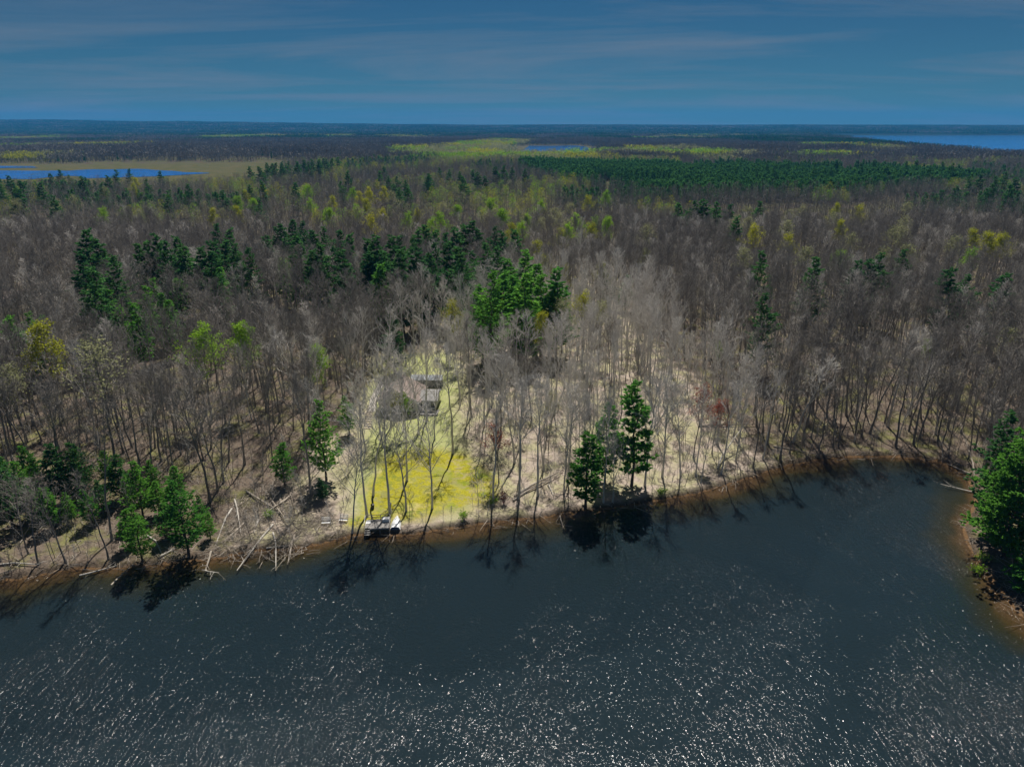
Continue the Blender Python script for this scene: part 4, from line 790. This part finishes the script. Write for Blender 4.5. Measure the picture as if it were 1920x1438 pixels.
# branches and sticks littering the floor
STK = []
for i in range(4):
    R = random.Random(900 + i); b = MB()
    for j in range(7):
        a = R.random() * 6.28; l = R.uniform(.6, 3.2); c0 = Vector((R.gauss(0, 1), R.gauss(0, 1), .06)); d = Vector((math.cos(a), math.sin(a), R.uniform(-.02, .18))); b.tube([c0, c0 + d * l * .5 + Vector((0, 0, .04)), c0 + d * l], [R.uniform(.02, .07), .03, .012], 4, False)
        for z_ in range(3): q = c0 + d * l * R.uniform(.3, 1); b.spike(q, q + Vector((R.gauss(0, .5), R.gauss(0, .5), R.uniform(0, .5))), .015)
    STK.append(b.mesh('stick_kind', M['log']))
kx, ky, r3 = jitter(78, 240, 2.6, 19, .5); ks = lake_sd(kx, ky); k = (ks > -.6) & (r3.random(len(kx)) < np.where(ks < 2.5, .95, .5)) & ~inpoly(kx, ky, LAWN) & ~inpoly(kx, ky, YARD); kx, ky = kx[k], ky[k]
BR = poly((395, 1040), (440, 940), (520, 905), (600, 930), (640, 985), (560, 1025), z=1.2); bx_ = r3.uniform(min(a for a, _ in BR), max(a for a, _ in BR), 420); by_ = r3.uniform(min(b_ for _, b_ in BR), max(b_ for _, b_ in BR), 420); bk = inpoly(bx_, by_, BR); kx = np.concatenate([kx, bx_[bk]]); ky = np.concatenate([ky, by_[bk]])
scatter('fallen_branches', 'fallen sticks and branches littering the leaf-covered forest floor', 'deadwood', STK, np.stack([kx, ky, height(kx, ky)], 1), z3(r3.uniform(0, 6.28, len(kx))), np.repeat(r3.uniform(.6, 1.3, (len(kx), 1)), 3, 1), r3.integers(0, 4, len(kx)))

# middle distance, lighter meshes
LODB = [lod_bare(i, [21, 23, 19, 22, 24, 20][i]).mesh('tree_kind', M['twig']) for i in range(6)]
def lod_leaf(seed, m, n=150):
    R = random.Random(seed); b = lod_bare(seed, 20, 40); tm = b.mesh('t', M['twig']); lv = MB(); pts = []
    for k in range(n): t = R.uniform(.5, 1); a = R.random() * 6.28; rr_ = 3.6 * math.sqrt(max(.05, 1 - ((t - .7) / .35) ** 2)) * math.sqrt(R.random()); pts.append(Vector((math.cos(a) * rr_, math.sin(a) * rr_, t * 20)))
    leaves(pts, 2, .28, R, lv, .3); return joined([tm, lv.mesh('l', M[m])], 'tree_kind')
def lod_pine(seed, H=19, rm=3.2):
    T, C = pine_tree(seed, H, rm, 1.5, 5, 5, 4, 1.15); return joined([T.mesh('t', M['pine_bark']), C.mesh('c', M['pine'])], 'tree_kind')
LODL = [lod_leaf(31, 'leaf_yellow'), lod_leaf(32, 'leaf_green'), lod_leaf(33, 'leaf_pale')]; LODP = [lod_pine(41), lod_pine(42, 17, 2.6), lod_pine(43, 20, 3.6)]
mx_, my_, r4 = jitter(400, 1250, 6.2, 29)
def clear(x, y):
    k_ = ~inpoly(x, y, MARSH) & ~inpoly(x, y, POND_B) & ~inpoly(x, y, POND_C)
    return k_
k = clear(mx_, my_)
for cx, cy_, cr_ in taken: k &= (mx_ - cx) ** 2 + (my_ - cy_) ** 2 > (cr_ * .8) ** 2
mx_, my_ = mx_[k], my_[k]; plant = inpoly(mx_, my_, PLANT); grn = inpoly(mx_, my_, GREENF) & (fbm(mx_ * .012, my_ * .006, 91, 3) > .42)
pn = (fbm(mx_ * .009, my_ * .006, 95, 3) > .60) & (r4.random(len(mx_)) < .45) & (my_ > 520)
bd = (fbm(mx_ * .02, my_ * .012, 97, 3) > .56) & (r4.random(len(mx_)) < .35)
ki = r4.integers(0, 6, len(mx_)); ki = np.where(bd, 6 + r4.integers(0, 3, len(mx_)), ki); gr2 = r4.random(len(mx_)); ki = np.where(grn & (gr2 < .7), np.where(gr2 < .15, 6, np.where(gr2 < .3, 7, 8)), ki); ki = np.where(pn, 9 + r4.integers(0, 3, len(mx_)), ki); ki = np.where(plant, 9 + r4.integers(0, 3, len(mx_)), ki)
mz = height(mx_, my_); ms = r4.uniform(.6, .92, len(mx_)); ms = np.where(plant, r4.uniform(.72, .84, len(mx_)), ms)
# the plantation is denser: a second helping
q = PLANT; bx0 = min(a for a, _ in q); bx1 = max(a for a, _ in q); by0 = min(b_ for _, b_ in q); by1 = max(b_ for _, b_ in q)
gx, gy = np.meshgrid(np.arange(bx0, bx1, 5.2), np.arange(by0, min(by1, 1500), 5.2)); gx = gx.ravel() + r4.uniform(-1.6, 1.6, gx.size); gy = gy.ravel() + r4.uniform(-1.6, 1.6, gy.size); k = inpoly(gx, gy, PLANT) & (fbm(gx * .02, gy * .012, 171, 3) > .36); gx, gy = gx[k], gy[k]
npl = ~plant
allp = np.stack([mx_, my_, mz], 1)
scatter('distant_hardwoods', 'far leafless and budding hardwood forest stretching back beyond the lot', 'forest', LODB + LODL + LODP, allp[npl], z3(r4.uniform(0, 6.28, len(mx_)))[npl], np.repeat(ms[npl, None], 3, 1), ki[npl])
scatter('pine_plantation', 'dark even-topped pine plantation right of centre in the distance', 'plantation', LODP, np.stack([gx, gy, height(gx, gy)], 1), z3(r4.uniform(0, 6.28, len(gx))), np.repeat(r4.uniform(.66, .92, (len(gx), 1)) * (.85 + .3 * fbm(gx * .01, gy * .01, 172, 2))[:, None], 3, 1), r4.integers(0, 3, len(gx)))

# farthest woods: patches of canopy
def patch(seed, m, n=90, size=80, conif=.0, m2=None, w=.55):
    R = random.Random(seed); b = MB(); b2 = MB()
    for k in range(n):
        x, yv = R.uniform(-.5, .5) * size, R.uniform(-.5, .5) * size; H = R.uniform(15, 22)
        if R.random() < conif:
            for j in range(6):
                t = j / 6; rr_ = (1 - t) * 3.2 + .3; a0 = R.random() * 6
                for s_ in range(3): a = a0 + s_ * 2.09; a2 = a + 1.9; b2.tri((x, yv, 4 + t * (H - 3) + 3.2), (x + math.cos(a) * rr_, yv + math.sin(a) * rr_, 3 + t * (H - 3)), (x + math.cos(a2) * rr_, yv + math.sin(a2) * rr_, 3 + t * (H - 3)))
        else:
            b.spike((x, yv, 0), (x + R.gauss(0, .6), yv + R.gauss(0, .6), H * .9), .3)
            for j in range(16):
                a = R.random() * 6.28; t = R.uniform(.5, 1); rr_ = 3.6 * math.sqrt(R.random()); p_ = Vector((x + math.cos(a) * rr_, yv + math.sin(a) * rr_, H * t)); d = Vector((R.gauss(0, .5), R.gauss(0, .5), 1)).normalized(); n_ = d.cross(Vector((R.gauss(0, 1), R.gauss(0, 1), .2))).normalized() * w * R.uniform(.5, 1.2)
                b.tri(p_ - d * 1.3 - n_, p_ - d * 1.3 + n_, p_ + d * 1.6)
    ms_ = []
    if b.v: ms_.append(b.mesh('p', M[m]))
    if b2.v: ms_.append(b2.mesh('q', M[m2 or 'pine']))
    return joined(ms_, 'patch_kind')
PT = [patch(1, 'twig'), patch(2, 'twig', conif=.06), patch(3, 'twig', conif=.0), patch(4, 'twig', conif=.3), patch(5, 'twig', 110, conif=.85), patch(6, 'leaf_yellow', 100), patch(7, 'leaf_green', 100), patch(8, 'leaf_pale', 100)]
pts = []; yv = 1250.0
while yv < 10500:
    s = 1.0 if yv < 2600 else 1.0 + (yv - 2600) / 2600; st = 72 * s; xm = yv * .78 + 120; xs = np.arange(-xm, xm, st) + r4.uniform(-.3, .3) * st
    for x in xs: pts.append((x + r4.uniform(-.2, .2) * st, yv + r4.uniform(-.2, .2) * st, s))
    yv += st
pts = np.array(pts); fx, fy, fs = pts.T
d0 = np.minimum.reduce([np.where(inpoly(fx, fy, p), -1, pdist(fx, fy, p)) for p in (MARSH, POND_B, POND_C)]); k = d0 > 46 * fs; fx, fy, fs = fx[k], fy[k], fs[k]
nn = fbm(fx * .0016, fy * .0009, 131, 4); n2 = fbm(fx * .0022 + 7, fy * .0014, 141, 4); ki = r4.integers(0, 3, len(fx)); ki = np.where(nn > .54, 3, ki); ki = np.where(nn > .60, 4, ki); ki = np.where((n2 > .66), 5 + r4.integers(0, 3, len(fx)), ki)
rf = r4.random(len(fx)); ki = np.where((fy > 3300) & (rf < sstep(3300, 5200, fy)), 3 + (rf * 7 % 1 < .75), ki)
gr_ = r4.random(len(fx)); gb_ = fbm(fx * .004, fy * .003, 191, 3); g_ = inpoly(fx, fy, GREENF) & (gb_ > .4); ki = np.where(g_ & (gr_ < .8), np.where((gb_ > .6) & (gr_ < .5), 6, np.where(gr_ < .2, 5, 7)), ki)
scatter('horizon_forest', 'mixed forest reaching to the horizon under blue haze', 'forest', PT, np.stack([fx, fy, height(fx, fy) - .3], 1), z3(r4.integers(0, 4, len(fx)) * (math.pi / 2) + r4.uniform(-.2, .2, len(fx))), np.stack([fs * 1.05, fs * 1.05, 1 + (fs - 1) * .2], 1), ki)

# ------------------------------------------------------------------ haze
hm = mat('haze'); pv = nd(hm, 'ShaderNodeVolumePrincipled'); pv.inputs['Color'].default_value = (0.05, 0.33, 0.80, 1); pv.inputs['Density'].default_value = 6.5e-5
ho = nd(hm, 'ShaderNodeOutputMaterial'); ln(hm, pv.outputs[0], ho.inputs['Volume'])
b = MB(); b.box(-15500, 15500, -600, 15300, -7, 320); stuff(add('haze', b.mesh('haze', hm)), 'pale blue haze lying over the distant forest', 'haze')
